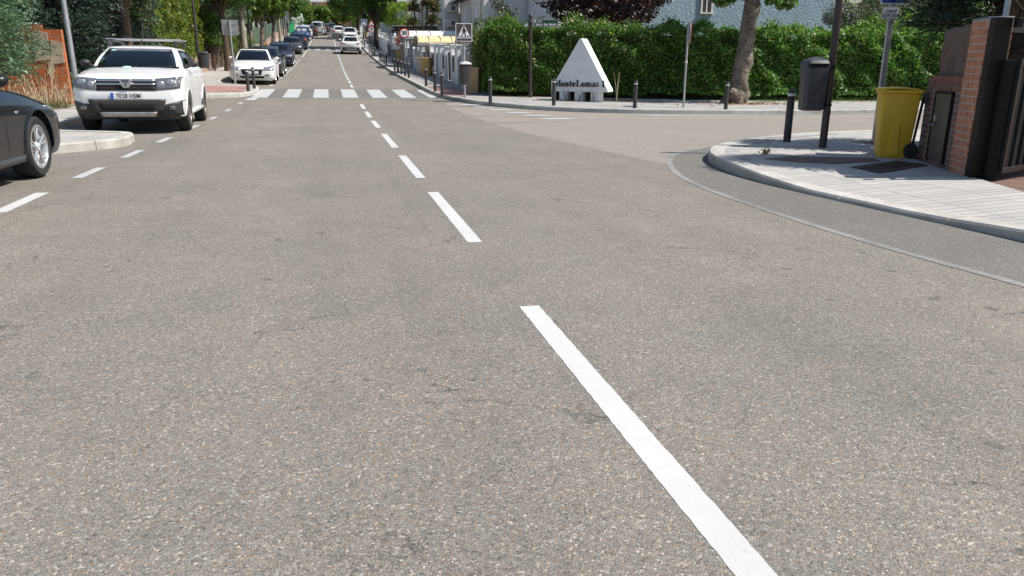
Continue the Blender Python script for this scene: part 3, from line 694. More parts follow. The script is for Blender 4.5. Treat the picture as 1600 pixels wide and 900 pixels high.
    gm = MB(); n = len(rings[0]); top = rings[-1]
    cy = sum(p.y for p in top)/n
    extra = []
    for kx in (.96, .86, .65, .35, .02):
        extra.append([Vector((p.x*kx, cy+(p.y-cy)*kx, p.z+sp['crown']*(1-kx**2.2))) for p in top])
    allr = rings+extra
    gm.grid(allr, len(allr), n, 0, True)
    nf_ = len(gm.f); keep = []
    holes = [(0.9, 11.1, .1, .92), (33.2, 42.8, .2, .86)] + ([(14.0, 20.2, .13, .85), (20.8, 26.6, .13, .85), (27.2, 30.2, .13, .85)] if kind != 'van' else [(14.0, 19.0, .13, .85)])
    holes += [(64-b_, 64-a_, c_, d_) for a_, b_, c_, d_ in holes[2:]]
    for i in range(nf_):
        row, j = divmod(i, n); tm = (row+.5)/(T-1)
        if row < T-1 and any(a_ <= j and j+1 <= b_ and c_ < tm < d_ for a_, b_, c_, d_ in holes): continue
        keep.append(i)
    gm.f = [gm.f[i] for i in keep]; gm.m = [1 if (roof and i >= T*n) else 0 for i in keep]
    gm.build('roof', [paint, roof] if roof else paint, root, smooth=50)
    def patch(nm, i0, i1, t0, t1, mat, off=.006, cutf=0):
        nt_ = 7; idx = np.linspace(i0, i1, max(3, int(abs(i1-i0))+1)); P = []
        for t in np.linspace(t0, t1, nt_):
            rg = ring(t); row = []
            for q in idx:
                a = int(math.floor(q)) % n; b_ = (a+1) % n; fr = q-math.floor(q); p = rg[a].lerp(rg[b_], fr)
                c = Vector((0, cy, p.z)); d = p-c
                if i0 >= 12 and i1 <= 32 or i0 >= 44: d.y = 0
                else: d.x *= .15
                d.z = .25*d.length; row.append(p+d.normalized()*off)
            P.append(row)
        g = MB(); g.grid(P, nt_, len(idx)); return g.build(nm, mat, root, smooth=60, solid=.004)
    patch('windscreen', .55, 11.45, .06, .93, MT[glass], .004)
    patch('rear_window', 32.9, 43.1, .15 if kind != 'van' else .3, .88, MT[glass], .004)
    if kind != 'van':
        wins = [(14.0, 20.2), (20.8, 26.6), (27.2, 30.2)]
    else: wins = [(14.0, 19.0)]
    for a, b in wins:
        patch('side_window', a, b, .10, .89, MT['screen']); patch('side_window', 64-b, 64-a, .10, .89, MT['screen'])
    # cabin seen through the glass
    im = MB(); rows = []
    for q in np.linspace(sp['wf']-.02, sp['rb']-.06, 16):
        z = max(zb_at(q), zsh_at(q))+.012; rows.append([(x, q-Lg/2, z) for x in (-sp['gw']*.93, -.3, .3, sp['gw']*.93)])
    im.grid(rows, 16, 4); im.build('cabin', MT['interior'], root, smooth=0)
    zc = zsh_at(sp['wf']+1.2)
    for sx in (-1, 1):
        for yy, hh in ((sp['wf']+1.15, sp['zr']-zc-.24), (sp['rb']-.75, sp['zr']-zc-.30)):
            sm_ = MB(); sm_.box((sx*.36, yy-Lg/2, zc+hh/2-.05), (.46, .13, hh)); sm_.box((sx*.36, yy-Lg/2+.02, zc+hh+.03), (.26, .09, .17)); sm_.build('seat', MT['seat'], root, bevel=.035)
    sw_ = MB(); cy0 = sp['wf']+.55-Lg/2; sw_.tube([(.36+.18*math.cos(a), cy0+.06*math.sin(a), zc+.04+.17*math.sin(a)) for a in np.linspace(0, 2*PI, 19)], .016, 6); sw_.build('steering_wheel', MT['trim'], root, smooth=60)
    # decals projected on the body
    def proj(nm, quad, mat, face='front', nx=8, nz=5, off=.006, solid=.012):
        P = []
        for j in range(nz):
            row = []
            for i in range(nx):
                u, v = i/(nx-1), j/(nz-1)
                a = [lerp(lerp(quad[0][k], quad[1][k], u), lerp(quad[3][k], quad[2][k], u), v) for k in (0, 1)]
                if face == 'front': o_, d = Vector((a[0], -6, a[1])), Vector((0, 1, 0))
                elif face == 'rear': o_, d = Vector((a[0], 6, a[1])), Vector((0, -1, 0))
                elif face == 'right': o_, d = Vector((6, a[0], a[1])), Vector((-1, 0, 0))
                else: o_, d = Vector((-6, a[0], a[1])), Vector((1, 0, 0))
                h = bvh.ray_cast(o_, d)[0]
                if h is None: h, _, _, _ = bvh.find_nearest(Vector((a[0], -Lg/2 if face == 'front' else Lg/2, a[1])) if face in ('front', 'rear') else Vector((sp['W']/2*(1 if face == 'right' else -1), a[0], a[1])))
                row.append(h-d*off)
            P.append(row)
        g = MB(); g.grid(P, nz, nx); o = g.build(nm, mat, root, smooth=60)
        if solid:
            md = o.modifiers.new('s', 'SOLIDIFY'); md.thickness = solid; md.offset = 0
        return o
    def rect(x0, x1, z0, z1): return [(x0, z0), (x1, z0), (x1, z1), (x0, z1)]
    # wheels
    for yy in (yf, yr):
        for sx in (-1, 1):
            tw = sp['tw']; c = (sx*xw, yy, r)
            t = MB(); rr = r*.70
            t.lathe([(rr, -tw/2+.012), (r-.028, -tw/2), (r-.007, -tw/2+.022), (r, -tw/2+.05), (r, tw/2-.05), (r-.007, tw/2-.022), (r-.028, tw/2), (rr, tw/2-.012)], 36, 'X')
            w = t.build('wheel', MT['rubber'], root, loc=c, smooth=50)
            m = MB(); e = sx*(tw/2-.02)
            m.lathe([(rr+.006, sx*(tw/2-.008)), (rr-.012, sx*(tw/2-.004)), (rr-.03, e-sx*.02), (rr-.035, -e)], 32, 'X')
            for k in range(nspoke):
                for dd in ((-.19, .19) if nspoke >= 5 else (0,)):
                    a = 2*PI*k/nspoke+.3
                    p0 = (e-sx*.012, math.cos(a+dd*.2)*.05, math.sin(a+dd*.2)*.05); p1 = (e-sx*.006, math.cos(a+dd)*(rr-.018), math.sin(a+dd)*(rr-.018))
                    m.tube([p0, p1], [.013, .015], 6)
            m.lathe([(.001, e+sx*.004), (.045, e+sx*.002), (.058, e-sx*.015), (.058, e-sx*.05)], 16, 'X')
            m.build('rim', MT[rim], w, smooth=40)
            d = MB(); d.lathe([(.001, e-sx*.055), (rr*.78, e-sx*.055), (rr*.78, e-sx*.075)], 24, 'X'); d.lathe([(.001, e-sx*.085), (rr, e-sx*.085)], 24, 'X', mi=1)
            d.build('brake_disc', [MT['disc'], MT['arch']], w, smooth=40)
    # mirrors
    s_m = sp['wf']+.38; zm = zsh_at(s_m)+.09
    for sx in (-1, 1):
        mm = MB(); cx = sx*(sp['W']/2+.035); P = []
        for i in range(7):
            u = i/6; y0 = -.07+.14*u; k = math.sin(PI*(u*.8+.12)); P.append([(cx+math.cos(a)*.095*k, s_m-Lg/2+y0, zm+math.sin(a)*.066*k) for a in np.linspace(0, 2*PI, 13)[:-1]])
        mm.grid(P, 7, 12, 0, True); mm.f += [tuple(range(12)), tuple(72+i for i in range(12))]; mm.m += [0, 0]
        mm.tube([(cx-sx*.05, s_m-Lg/2, zm-.03), (sx*(sp['gw']-.02), s_m-Lg/2+.03, zm-.08)], .025, 6)
        mm.build('mirror', MT['trim'] if suvtrim else paint, root, smooth=60)
    # door lines and handles
    zs = zsh_at(2.3)
    for sx, fc in ((1, 'right'), (-1, 'left')):
        for s in ((sp['wf']+.25), sp['wf']+1.28, sp['wf']+2.2):
            if kind == 'van' and s > 2.6: continue
            y0 = s-Lg/2; proj('door_seam', rect(y0-.004, y0+.004, .34, zs-.06), MT['arch'], fc, 2, 8, .002, 0)
        for s in (sp['wf']+1.12, sp['wf']+2.05):
            y0 = s-Lg/2; proj('door_handle', rect(y0-.085, y0+.085, zs-.17, zs-.135), MT['trim'] if not suvtrim else paint, fc, 5, 3, .012, .02)
    return dict(root=root, proj=proj, rect=rect, sp=sp, L=Lg, zsh=zsh_at, ring=ring, body=body, paint=paint)
def plate(car, z, face, txt=None, w=.52, blue=True, front_off=.012):
    sg = 1 if face == 'front' else -1
    # flat plate just proud of the bumper
    o = car['proj']('number_plate_back', car['rect'](-w/2, w/2, z-.055, z+.055), MT['trim'], face, 5, 3, .004, .006)
    ys = [v.co.y for v in o.data.vertices]; y = min(ys)-.012 if face == 'front' else max(ys)+.012
    p = MB(); p.box((0, y, z), (w, .008, .112)); pl = p.build('number_plate', MT['plate'], car['root'], bevel=.002)
    bpy.data.objects.remove(o)
    if blue: b = MB(); b.box((-sg*(w/2-.024), y-sg*.0055, z), (.044, .003, .108)); b.build('euro_band', MT['plateblue'], pl)
    if txt: text('registration', txt, .105, MT['ink'], pl, (.02*sg, y-sg*.006, z-.002), .001, .0006, (PI/2, 0, 0 if sg > 0 else PI), 1.02, .86)
    return pl
def std_front(c, zl, zh, wl=.36, grille=True, chrome=False, gz=None, fog=True):
    x1 = c['sp']['W']/2-.05
    for sx in (-1, 1):
        q = [(sx*(x1-wl), zl+.02), (sx*x1, zl+.03), (sx*(x1+.01), zh+.02), (sx*(x1-wl*.9), zh-.03)]
        c['proj']('headlight', q, MT['lamp'], 'front', 10, 5, .006, .012)
        if fog: c['proj']('fog_light', [(sx*.52, .36), (sx*.70, .37), (sx*.70, .42), (sx*.52, .43)], MT['lampdark'], 'front', 5, 4, .006, .01)
    if grille:
        g0, g1 = gz or (zl-.12, zl+.06)
        c['proj']('grille', [(-.36, g0), (.36, g0), (.44, g1), (-.44, g1)], MT['arch'], 'front', 12, 5, .004, .008)
        c['proj']('air_intake', [(-.45, .27), (.45, .27), (.5, .36), (-.5, .36)], MT['arch'], 'front', 12, 4, .004, .008)
        if chrome: c['proj']('grille_bar', [(-.40, (g0+g1)/2-.012), (.40, (g0+g1)/2-.012), (.40, (g0+g1)/2+.012), (-.40, (g0+g1)/2+.012)], MT['chrome'], 'front', 12, 3, .012, .012)
def std_rear(c, z0, z1, wl=.38):
    x1 = c['sp']['W']/2-.04
    for sx in (-1, 1):
        c['proj']('tail_light', [(sx*(x1-wl), z0+.03), (sx*x1, z0), (sx*x1, z1), (sx*(x1-wl), z1-.02)], MT['red'], 'rear', 8, 5, .006, .012)
    c['proj']('rear_bumper', [(-.72, .36), (.72, .36), (.76, .50), (-.76, .50)], MT['trim'], 'rear', 14, 4, .004, .01)
def place(c, x, y, rz, dz=0):
    r = c['root']; h = .02; gx = (H(x+.7, y)-H(x-.7, y))/1.4; gy = (H(x, y+1.3)-H(x, y-1.3))/2.6
    r.location = (x, y, H(x, y)+dz+.006)
    n = Vector((-gx, -gy, 1)).normalized(); q = Vector((0, 0, 1)).rotation_difference(n)
    r.rotation_euler = (q.to_matrix() @ Matrix.Rotation(rz, 3, 'Z')).to_euler()

WHITE = carpaint('white_car_paint', (.74, .74, .73)); BLACK = carpaint('black_car_paint', (.006, .0065, .009)); NAVY = carpaint('navy_car_paint', (.012, .016, .035))
GREY = carpaint('dark_grey_car_paint', (.05, .055, .06), .3); BLUE = carpaint('blue_car_paint', (.015, .045, .16)); SILVER = carpaint('silver_car_paint', (.5, .51, .52), .4)
GREEN = carpaint('green_car_paint', (.07, .14, .12)); MAROON = carpaint('maroon_car_paint', (.05, .02, .022)); DBLUE = carpaint('dark_blue_car_paint', (.012, .022, .05))

# white off-roader with black bumper facing the camera
c = make_car('parked_suv', 'white off-road car with black bumper and roof bars parked at kerb', 'suv', WHITE, 'rimdark', nspoke=5, suvtrim=True)
pr, rc = c['proj'], c['rect']; root = c['root']
for sx in (-1, 1):
    hl = pr('headlight', [(sx*.47, .755), (sx*.85, .785), (sx*.86, .975), (sx*.47, .945)], MT['lampdark'], 'front', 12, 6, .008, .014)
    for xx, rr_, zz in ((.70, .075, .865), (.555, .062, .845)):
        b = pr('lens', [(sx*xx-rr_, zz-rr_), (sx*xx+rr_, zz-rr_), (sx*xx+rr_, zz+rr_), (sx*xx-rr_, zz+rr_)], MT['lampdark'], 'front', 2, 2, .02, 0)
        cy_ = sum(v.co.y for v in b.data.vertices)/4; bpy.data.objects.remove(b)
        m = MB(); m.lathe([(.001, cy_-.016), (rr_*.55, cy_-.012), (rr_*.8, cy_-.004), (rr_, cy_+.01)], 20, 'Y', (sx*xx, 0, zz)); m.build('lens', MT['lamp'], hl, smooth=60)
pr('grille', rc(-.47, .47, .745, .93), MT['arch'], 'front', 14, 6, .006, .01)
pr('grille_bar', rc(-.47, .47, .905, .935), MT['chrome'], 'front', 14, 3, .016, .014)
pr('grille_bar', rc(-.47, .47, .845, .870), MT['chrome'], 'front', 14, 3, .018, .014)
for zz in (.765, .79, .815, .888): pr('grille_slat', rc(-.46, .46, zz, zz+.009), MT['trim'], 'front', 14, 2, .014, .01)
o_ = pr('bumper_core', [(-.55, .375), (.55, .375), (.62, .60), (-.62, .60)], MT['trim'], 'front', 14, 6, .03, .03)
pr('bumper_intake', [(-.42, .42), (.42, .42), (.46, .545), (-.46, .545)], MT['arch'], 'front', 14, 4, .048, .006)
pr('skid_plate', [(-.42, .305), (.42, .305), (.46, .385), (-.46, .385)], MT['skid'], 'front', 14, 4, .045, .02)
for sx in (-1, 1):
    pr('bumper_corner', [(sx*.50, .30), (sx*.90, .33), (sx*.90, .585), (sx*.56, .50)], MT['trim'], 'front', 10, 6, .014, .02)
    f = pr('fog_light', [(sx*.66, .42), (sx*.75, .42), (sx*.75, .485), (sx*.66, .485)], MT['lampdark'], 'front', 5, 5, .03, .014)
    pr('sill', [(-.95, .25), (1.05, .25), (1.05, .36), (-.95, .36)], MT['trim'] if False else WHITE, 'right' if sx > 0 else 'left', 10, 3, .02, .03)
    pr('rear_quarter_guard', [(.78, .33), (1.02, .30), (1.02, .5), (.86, .5)], MT['trim'], 'right' if sx > 0 else 'left', 4, 4, .012, .014)
# shield emblem on the grille
e = MB(); y0 = -c['L']/2-.02
e.prism([(-.1, .945), (.1, .945), (.088, .86), (.04, .79), (-.04, .79), (-.088, .86)], y0-.012, y0+.05); e.build('emblem', MT['rim'], root, bevel=.008)
e = MB(); e.prism([(-.062, .925), (.062, .925), (.052, .89), (-.052, .89)], y0-.016, y0-.012); e.prism([(-.02, .882), (.02, .882), (.012, .82), (-.012, .82)], y0-.016, y0-.012); e.build('emblem_recess', MT['lampdark'], root)
plate(c, .655, 'front', '7028 HSM')
# roof rails and bars
for sx in (-1, 1):
    m = MB(); m.tube([(sx*.60, -.15, 1.56), (sx*.60, -.05, 1.60), (sx*.595, .5, 1.625), (sx*.59, 1.2, 1.61), (sx*.585, 1.4, 1.56)], [.02, .024, .02, .024, .02], 8)
    for yy in (-.02, 1.25): m.box((sx*.60, yy, 1.575), (.045, .3, .1))
    m.build('roof_rail', MT['trim'], root, smooth=40, bevel=.01)
for yy in (.12, 1.02):
    m = MB(); m.box((0, yy, 1.655), (1.36, .055, .022)); m.build('roof_bar', MT['alum'], root, bevel=.006)
m = MB(); m.tube([(0, -.10, 1.60), (0, -.04, 1.66), (0, .25, 1.98)], [.02, .006, .003], 6); m.build('aerial', MT['trim'], root)
# things seen through the windscreen: pale dashboard disc, sticker, wipers
g = c['ring']
def on_ws(u, t, off=.012):
    rg = g(t); i = u*12; a = int(i); p = rg[a].lerp(rg[a+1], i-a); return p+Vector((0, -off, off*.6))
m = MB(); p = on_ws(.40, .07); m.lathe([(.001, .05), (.06, .045), (.1, .02), (.115, 0)], 18, 'Z', (p.x, p.y-.004, p.z-.03)); m.build('mint_dish', MT['mint'], root, smooth=60)
for u0, u1 in ((.15, .47), (.55, .88)):
    m = MB(); m.tube([on_ws(u0, .02, .02), on_ws((u0+u1)/2, .035, .02), on_ws(u1, .05, .02)], .009, 6); m.build('wiper', MT['trim'], root)
m = MB(); ps = [on_ws(.10, .86), on_ws(.17, .86), on_ws(.17, .80), on_ws(.10, .80)]; m.add(ps, [(0, 1, 2, 3)]); m.build('sticker', MT['mint'], root)
std_rear(c, .8, 1.05, .15)
place(c, -3.50, 16.85, R(2.5))

# black saloon facing away, cut by the left edge
c = make_car('parked_saloon', 'glossy black saloon with ten-spoke alloy wheels, cut off by left edge', 'sedan', BLACK, 'rim', nspoke=5)
for sx in (-1, 1): c['proj']('side_indicator', [(-1.02, .70), (-.94, .70), (-.94, .725), (-1.02, .725)], MT['lamp'], 'right' if sx > 0 else 'left', 3, 3, .006, .008)
for w in [o for o in c['root'].children if o.name.startswith('wheel') and 'arch' not in o.name]:
    sx = 1 if w.location.x > 0 else -1
    b = MB(); e = sx*(c['sp']['tw']/2-.012); b.lathe([(.001, e), (.034, e), (.034, e-sx*.01)], 16, 'X'); b.build('hub_badge', MT['white'], w)
    b = MB()
    for q in (0, PI): b.add([(e+sx*.002, 0, 0)]+[(e+sx*.002, math.cos(q+k*PI/8)*.024, math.sin(q+k*PI/8)*.024) for k in range(5)], [(0, 1, 2), (0, 2, 3), (0, 3, 4), (0, 4, 5)])
    b.build('badge_quarters', MT['plateblue'], w)
std_front(c, .58, .72); std_rear(c, .78, .94)
place(c, -3.99, 7.70, PI+R(-1.5))

# cars up the street, left side
c = make_car('parked_saloon', 'white saloon with black glass roof parked by two bollards', 'sedan', WHITE, 'rim', roof=MT['glass'])
std_front(c, .56, .74, .42, True, False, (.41, .63)); plate(c, .50, 'front'); std_rear(c, .78, .94)
place(c, -3.05, 36.3, R(1))
c = make_car('parked_hatchback', 'dark grey hatchback parked directly behind the white saloon', 'hatch', GREY, 'rim')
std_front(c, .62, .76); place(c, -3.0, 42.6, R(0)); std_rear(c, .8, .98)
c = make_car('parked_hatchback', 'navy hatchback with round nose parked before the grey coupe', 'hatch', NAVY, 'rim')
std_front(c, .62, .77, .40); plate(c, .46, 'front'); place(c, -2.92, 54.0, R(0)); std_rear(c, .8, .98)
c = make_car('parked_coupe', 'dark grey saloon with round chrome badge and pale sunshade', 'sedan', GREY, 'rim', roof=None)
std_front(c, .57, .72, .40, True, True); m = MB(); m.lathe([(.001, -.02), (.075, -.015), (.085, .01)], 20, 'Y', (0, -c['L']/2, .55)); m.build('badge', MT['chrome'], c['root'])
place(c, -2.85, 72.6, 0); std_rear(c, .78, .94)
c = make_car('parked_suv', 'dark navy crossover showing its tail lights behind grey saloon', 'crossover', DBLUE, 'rim')
std_front(c, .72, .86); std_rear(c, .86, 1.06, .3); place(c, -2.55, 80.2, PI)
c = make_car('parked_suv', 'bright blue crossover with silver sunshades behind windscreen', 'crossover', BLUE, 'rim')
std_front(c, .74, .9, .36); std_rear(c, .86, 1.06)
m = MB(); g = c['ring']
for u0, u1 in ((.12, .46), (.54, .88)):
    P = []
    for t in (.12, .3, .5, .62): 
        rg = g(t); P.append([(lambda i: rg[int(i)].lerp(rg[int(i)+1], i-int(i))+Vector((0, -.012, .008)))(lerp(u0, u1, k/5)*12) for k in range(6)])
    m.grid(P, 4, 6)
m.build('sunshade', MT['alum'], c['root'], smooth=60)
place(c, -2.55, 97.6, R(-2))
c = make_car('parked_suv', 'tall white crossover parked behind the bright blue one', 'crossover', WHITE, 'rim')
std_front(c, .74, .9, .36); std_rear(c, .86, 1.06); place(c, -2.35, 104.5, PI)
c = make_car('parked_hatchback', 'maroon hatchback beside the white panel van', 'hatch', MAROON, 'rim'); std_front(c, .62, .77); std_rear(c, .8, .98); place(c, -1.75, 113, PI)
c = make_car('parked_van', 'small white panel van with square rear window, far up street', 'van', WHITE, 'rimdark'); std_rear(c, .7, 1.0, .12); std_front(c, .7, .86); place(c, -.7, 118, PI-.1)
c = make_car('parked_hatchback', 'dark blue hatchback right of the white panel van', 'hatch', NAVY, 'rim'); std_front(c, .62, .77); std_rear(c, .8, .98); place(c, .25, 127, PI-.15)
c = make_car('parked_suv', 'teal green estate car at the far end of the street', 'crossover', GREEN, 'rim'); std_front(c, .74, .9); std_rear(c, .86, 1.06); place(c, 1.2, 138, 0)
c = make_car('moving_hatchback', 'small white hatchback driving away far up the right lane', 'hatch', WHITE, 'rim'); std_front(c, .62, .77); std_rear(c, .8, .98); place(c, 1.9, 110, PI)
c = make_car('parked_van', 'white people carrier parked at right kerb facing the camera', 'crossover', WHITE, 'rim'); std_front(c, .76, .92); std_rear(c, .86, 1.06); c['root']['category'] = 'car'; plate(c, .5, 'front'); place(c, 3.0, 99, 0)
c = make_car('parked_hatchback', 'dark blue car half hidden behind the white people carrier', 'hatch', DBLUE, 'rim'); std_front(c, .62, .77); std_rear(c, .8, .98); place(c, 2.9, 112, 0)
# white crossover driving away in the right lane, black roof
c = make_car('moving_suv', 'white crossover with black rear bumper driving away in right lane', 'crossover', WHITE, 'rim', roof=BLACK)
std_front(c, .74, .9); 
for sx in (-1, 1): c['proj']('tail_light', [(sx*.46, .90), (sx*.88, .95), (sx*.88, 1.04), (sx*.46, .96)], MT['red'], 'rear', 8, 5, .008, .014)
c['proj']('rear_bumper', [(-.84, .34), (.84, .34), (.86, .62), (-.86, .62)], MT['trim'], 'rear', 14, 5, .01, .015)
c['proj']('rear_skid', [(-.45, .37), (.45, .37), (.5, .48), (-.5, .48)], MT['skid'], 'rear', 10, 4, .022, .01); plate(c, .78, 'rear', None, blue=True)
place(c, 2.27, 74.0, PI-R(1))
# ------------------------------------------------------------------ vegetation helpers
def unit(a): return a/np.maximum(np.linalg.norm(a, axis=1, keepdims=True), 1e-9)
def leaf_quads(c, u, v, L_, W_):
    """diamond leaves: centres c, axes u (length) and v (width)"""
    L_ = np.asarray(L_).reshape(-1, 1) if np.ndim(L_) else L_; W_ = np.asarray(W_).reshape(-1, 1) if np.ndim(W_) else W_
    n = len(c); P = np.empty((n, 4, 3)); nn = np.cross(u, v)
    P[:, 0] = c-u*L_/2; P[:, 1] = c+v*W_/2+nn*W_*.18-u*L_*.06; P[:, 2] = c+u*L_/2; P[:, 3] = c-v*W_/2+nn*W_*.18-u*L_*.06
    return P.reshape(-1, 3), np.arange(n*4).reshape(n, 4)
def rand_dirs(n): return unit(RNG.normal(size=(n, 3)))
def leaves(c, size, facing=None, spread=1.0, aspect=.6, droop=.0):
    n = len(c); u = rand_dirs(n); 
    if facing is not None:
        nrm = unit(facing+RNG.normal(size=(n, 3))*spread); u = unit(np.cross(nrm, rand_dirs(n))); v = np.cross(nrm, u)
    else: v = unit(np.cross(u, rand_dirs(n)))
    u[:, 2] -= droop; u = unit(u); v = unit(v-u*np.sum(u*v, axis=1, keepdims=True))
    s = size*RNG.uniform(.6, 1.35, n); return leaf_quads(c, u, v, s, s*aspect)
def lump(p, f=1.0):
    return (np.sin(p[:, 0]*1.7*f+.3)*np.cos(p[:, 2]*2.1*f+p[:, 1]*1.3*f)+.6*np.sin(p[:, 0]*4.3*f+p[:, 2]*3.7*f)+.4*np.sin(p[:, 1]*5.1*f+p[:, 2]*6.3*f+1))/2
def join(parts):
    V = []; Q = []; o = 0
    for v, q in parts: V.append(v); Q.append(q+o); o += len(v)
    return np.concatenate(V), np.concatenate(Q)
def hedge(name, label, p0, p1, depth, h, mat, n, size, group=None, z0=.1, bump=.16, ragged=.12, cat='hedge', side=1, mat2=None, frac2=0, core=True):
    """box hedge with its front face from p0 to p1 (left to right seen from the street)"""
    a = Vector((p0[0], p0[1])); b = Vector((p1[0], p1[1])); Lh = (b-a).length; ang = math.atan2(b.y-a.y, b.x-a.x)
    root = thing(name, label, cat, (a.x, a.y, H(a.x, a.y)+PAVE), ang, group)
    z_of = lambda s: H(*(a+(b-a)*(s/Lh)))-H(a.x, a.y)
    zs = np.array([z_of(s) for s in np.linspace(0, Lh, 60)])
    areas = np.array([Lh*h, Lh*depth, depth*h, depth*h]); cnt = (n*areas/areas.sum()).astype(int); pts = []; nr = []
    def add(x, y, z, nx):
        pts.append(np.stack([x, y, z], 1)); nr.append(np.tile(nx, (len(x), 1)))
    u = RNG.uniform
    k = cnt[0]; add(u(0, Lh, k), u(-.02, .2, k), z0+(h-z0)*u(0, 1.02, k), (0, -1, .35))
    k = cnt[1]; add(u(0, Lh, k), u(0, depth, k), h-u(0, .16, k), (0, -.15, 1))
    k = cnt[2]; add(u(-.02, .14, k), u(0, depth, k), z0+(h-z0)*u(0, 1, k), (-1, 0, .2))
    k = cnt[3]; add(Lh-u(-.02, .14, k), u(0, depth, k), z0+(h-z0)*u(0, 1, k), (1, 0, .2))
    P = np.concatenate(pts); Nn = np.concatenate(nr).astype(float)
    P += unit(Nn)*((np.maximum(lump(P, 1.3), -.45)+.3)*bump)[:, None]; 
    P[:, 2] += np.where((P[:, 2] > h-.3) & (RNG.uniform(size=len(P)) < .3), np.abs(RNG.normal(size=len(P)))*ragged*(.4+np.maximum(0, lump(P, .7))), 0)
    P[:, 2] += np.interp(P[:, 0], np.linspace(0, Lh, 60), zs)
    v, q = leaves(P, size, unit(Nn), .75, .62, .15)
    mi = (RNG.uniform(size=len(q)) < frac2*(.4+1.2*np.maximum(0, lump(P, .6)))).astype(int) if mat2 else None
    big_mesh('foliage', v, q, [mat, mat2] if mat2 else mat, mi, root)
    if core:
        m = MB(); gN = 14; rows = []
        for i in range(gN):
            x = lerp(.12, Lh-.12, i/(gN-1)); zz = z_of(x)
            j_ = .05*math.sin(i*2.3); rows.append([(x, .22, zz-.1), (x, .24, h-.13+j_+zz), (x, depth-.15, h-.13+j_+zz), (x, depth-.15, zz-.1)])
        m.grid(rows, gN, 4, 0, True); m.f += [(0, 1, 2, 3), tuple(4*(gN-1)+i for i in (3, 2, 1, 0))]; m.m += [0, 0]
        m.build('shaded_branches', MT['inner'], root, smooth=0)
    return root
def crown_points(center, rad, nclump, n, tight=.33, seed=None):
    g = np.random.default_rng(seed if seed is not None else int(RNG.integers(1e6)))
    d = unit(g.normal(size=(nclump, 3))); rr = g.uniform(.35, 1, nclump)**.6
    cl = np.array(center)+d*rr[:, None]*np.array(rad)*.85
    cs = g.uniform(.6, 1.25, nclump)*tight*np.mean(rad)
    k = g.integers(0, nclump, n); dd = unit(g.normal(size=(n, 3))); dd[:, 2] *= .75
    rad_ = g.uniform(.35, 1.0, n)**.5
    return cl, cs, cl[k]+dd*(cs[k]*rad_)[:, None], dd
def tree(name, label, x, y, trunk_h, r, center, rad, n, size, leaf, bark='bark', nclump=30, group=None, lean=(0, 0), tight=.33, cat='tree', limbs=True, burl=False, dz=PAVE, seed=None, aspect=.75, extra=()):
    root = thing(name, label, cat, at(x, y, dz), 0, group)
    cl, cs, P, dd = crown_points(center, rad, nclump, n, tight, seed)
    for ex in extra:
        d2 = rand_dirs(120); P = np.concatenate([P, np.array(ex[:3])+d2*(ex[3]*RNG.uniform(.3, 1, 120))[:, None]*np.array([1, 1, .6])]); dd = np.concatenate([dd, d2]); cl = np.concatenate([cl, [ex[:3]]])
    v, q = leaves(P, size, dd+np.array([0, 0, .5]), .7, aspect, .1)
    big_mesh('crown', v, q, MT[leaf], None, root)
    m = MB(); K = 14; pts = []; rs = []
    for i in range(K):
        t = i/(K-1); pts.append((lean[0]*t+.04*math.sin(3.1*t+x), lean[1]*t+.04*math.cos(2.7*t+y), -.05+(trunk_h+.05)*t)); rs.append(r*(1.25-.45*t) if t < .12 else r*(1.05-.3*t))
    m.tube(pts, rs, 12, 0)
    top = Vector(pts[-1])
    if limbs:
        order = sorted(range(len(cl)), key=lambda i: cl[i][2])
        for i in order[:min(14, len(cl))]:
            e = Vector(cl[i]); mid = top.lerp(e, .5)+Vector((0, 0, .12*(e-top).length))
            m.tube([top-Vector((0, 0, .15)), top.lerp(mid, .5), mid, e], [r*.5, r*.38, r*.25, r*.07], 7)
    if burl:
        for (bz, ba, br_) in burl:
            c0 = Vector((math.cos(ba)*r*.62, math.sin(ba)*r*.62, bz)); P_ = []
            for i in range(7):
                ph = -PI/2+PI*i/6; P_.append([tuple(c0+Vector((math.cos(ph)*math.cos(a)*br_*(1+.2*math.sin(5*a+3*ph)), math.cos(ph)*math.sin(a)*br_*(1+.2*math.sin(4*a)), math.sin(ph)*br_*1.1))) for a in np.linspace(0, 2*PI, 13)[:-1]])
            m.grid(P_, 7, 12, 0, True)
    o = m.build('trunk', MT[bark], root, smooth=60)
    if burl:
        for vv in o.data.vertices:
            p = vv.co; k = 1+.12*math.sin(p.z*7+math.atan2(p.y, p.x)*3)+.08*math.sin(p.z*19+math.atan2(p.y, p.x)*5)
            if p.z < trunk_h: vv.co.x *= k; vv.co.y *= k
    return root
def sprays(base, dirs, length, k, size, aspect=.3, droop=.25):
    """flat fronds: k small needles along each axis"""
    n = len(base); t = np.linspace(.05, 1, k); side = unit(np.cross(dirs, rand_dirs(n)))
    C = []; U = []; V = []
    for j, tt in enumerate(t):
        d = dirs.copy(); d[:, 2] -= droop*tt; d = unit(d); s = 1 if j % 2 else -1
        w = (1-tt*.75)*.33*length*s
        c = base+d*(length*tt)[:, None]+side*w[:, None]
        uu = unit(d+side*s*.75+RNG.normal(size=(n, 3))*.25); C.append(c); U.append(uu); V.append(unit(np.cross(uu, rand_dirs(n))))
    C = np.concatenate(C); s_ = size*RNG.uniform(.7, 1.3, len(C)); return leaf_quads(C, np.concatenate(U), np.concatenate(V), s_, s_*aspect)
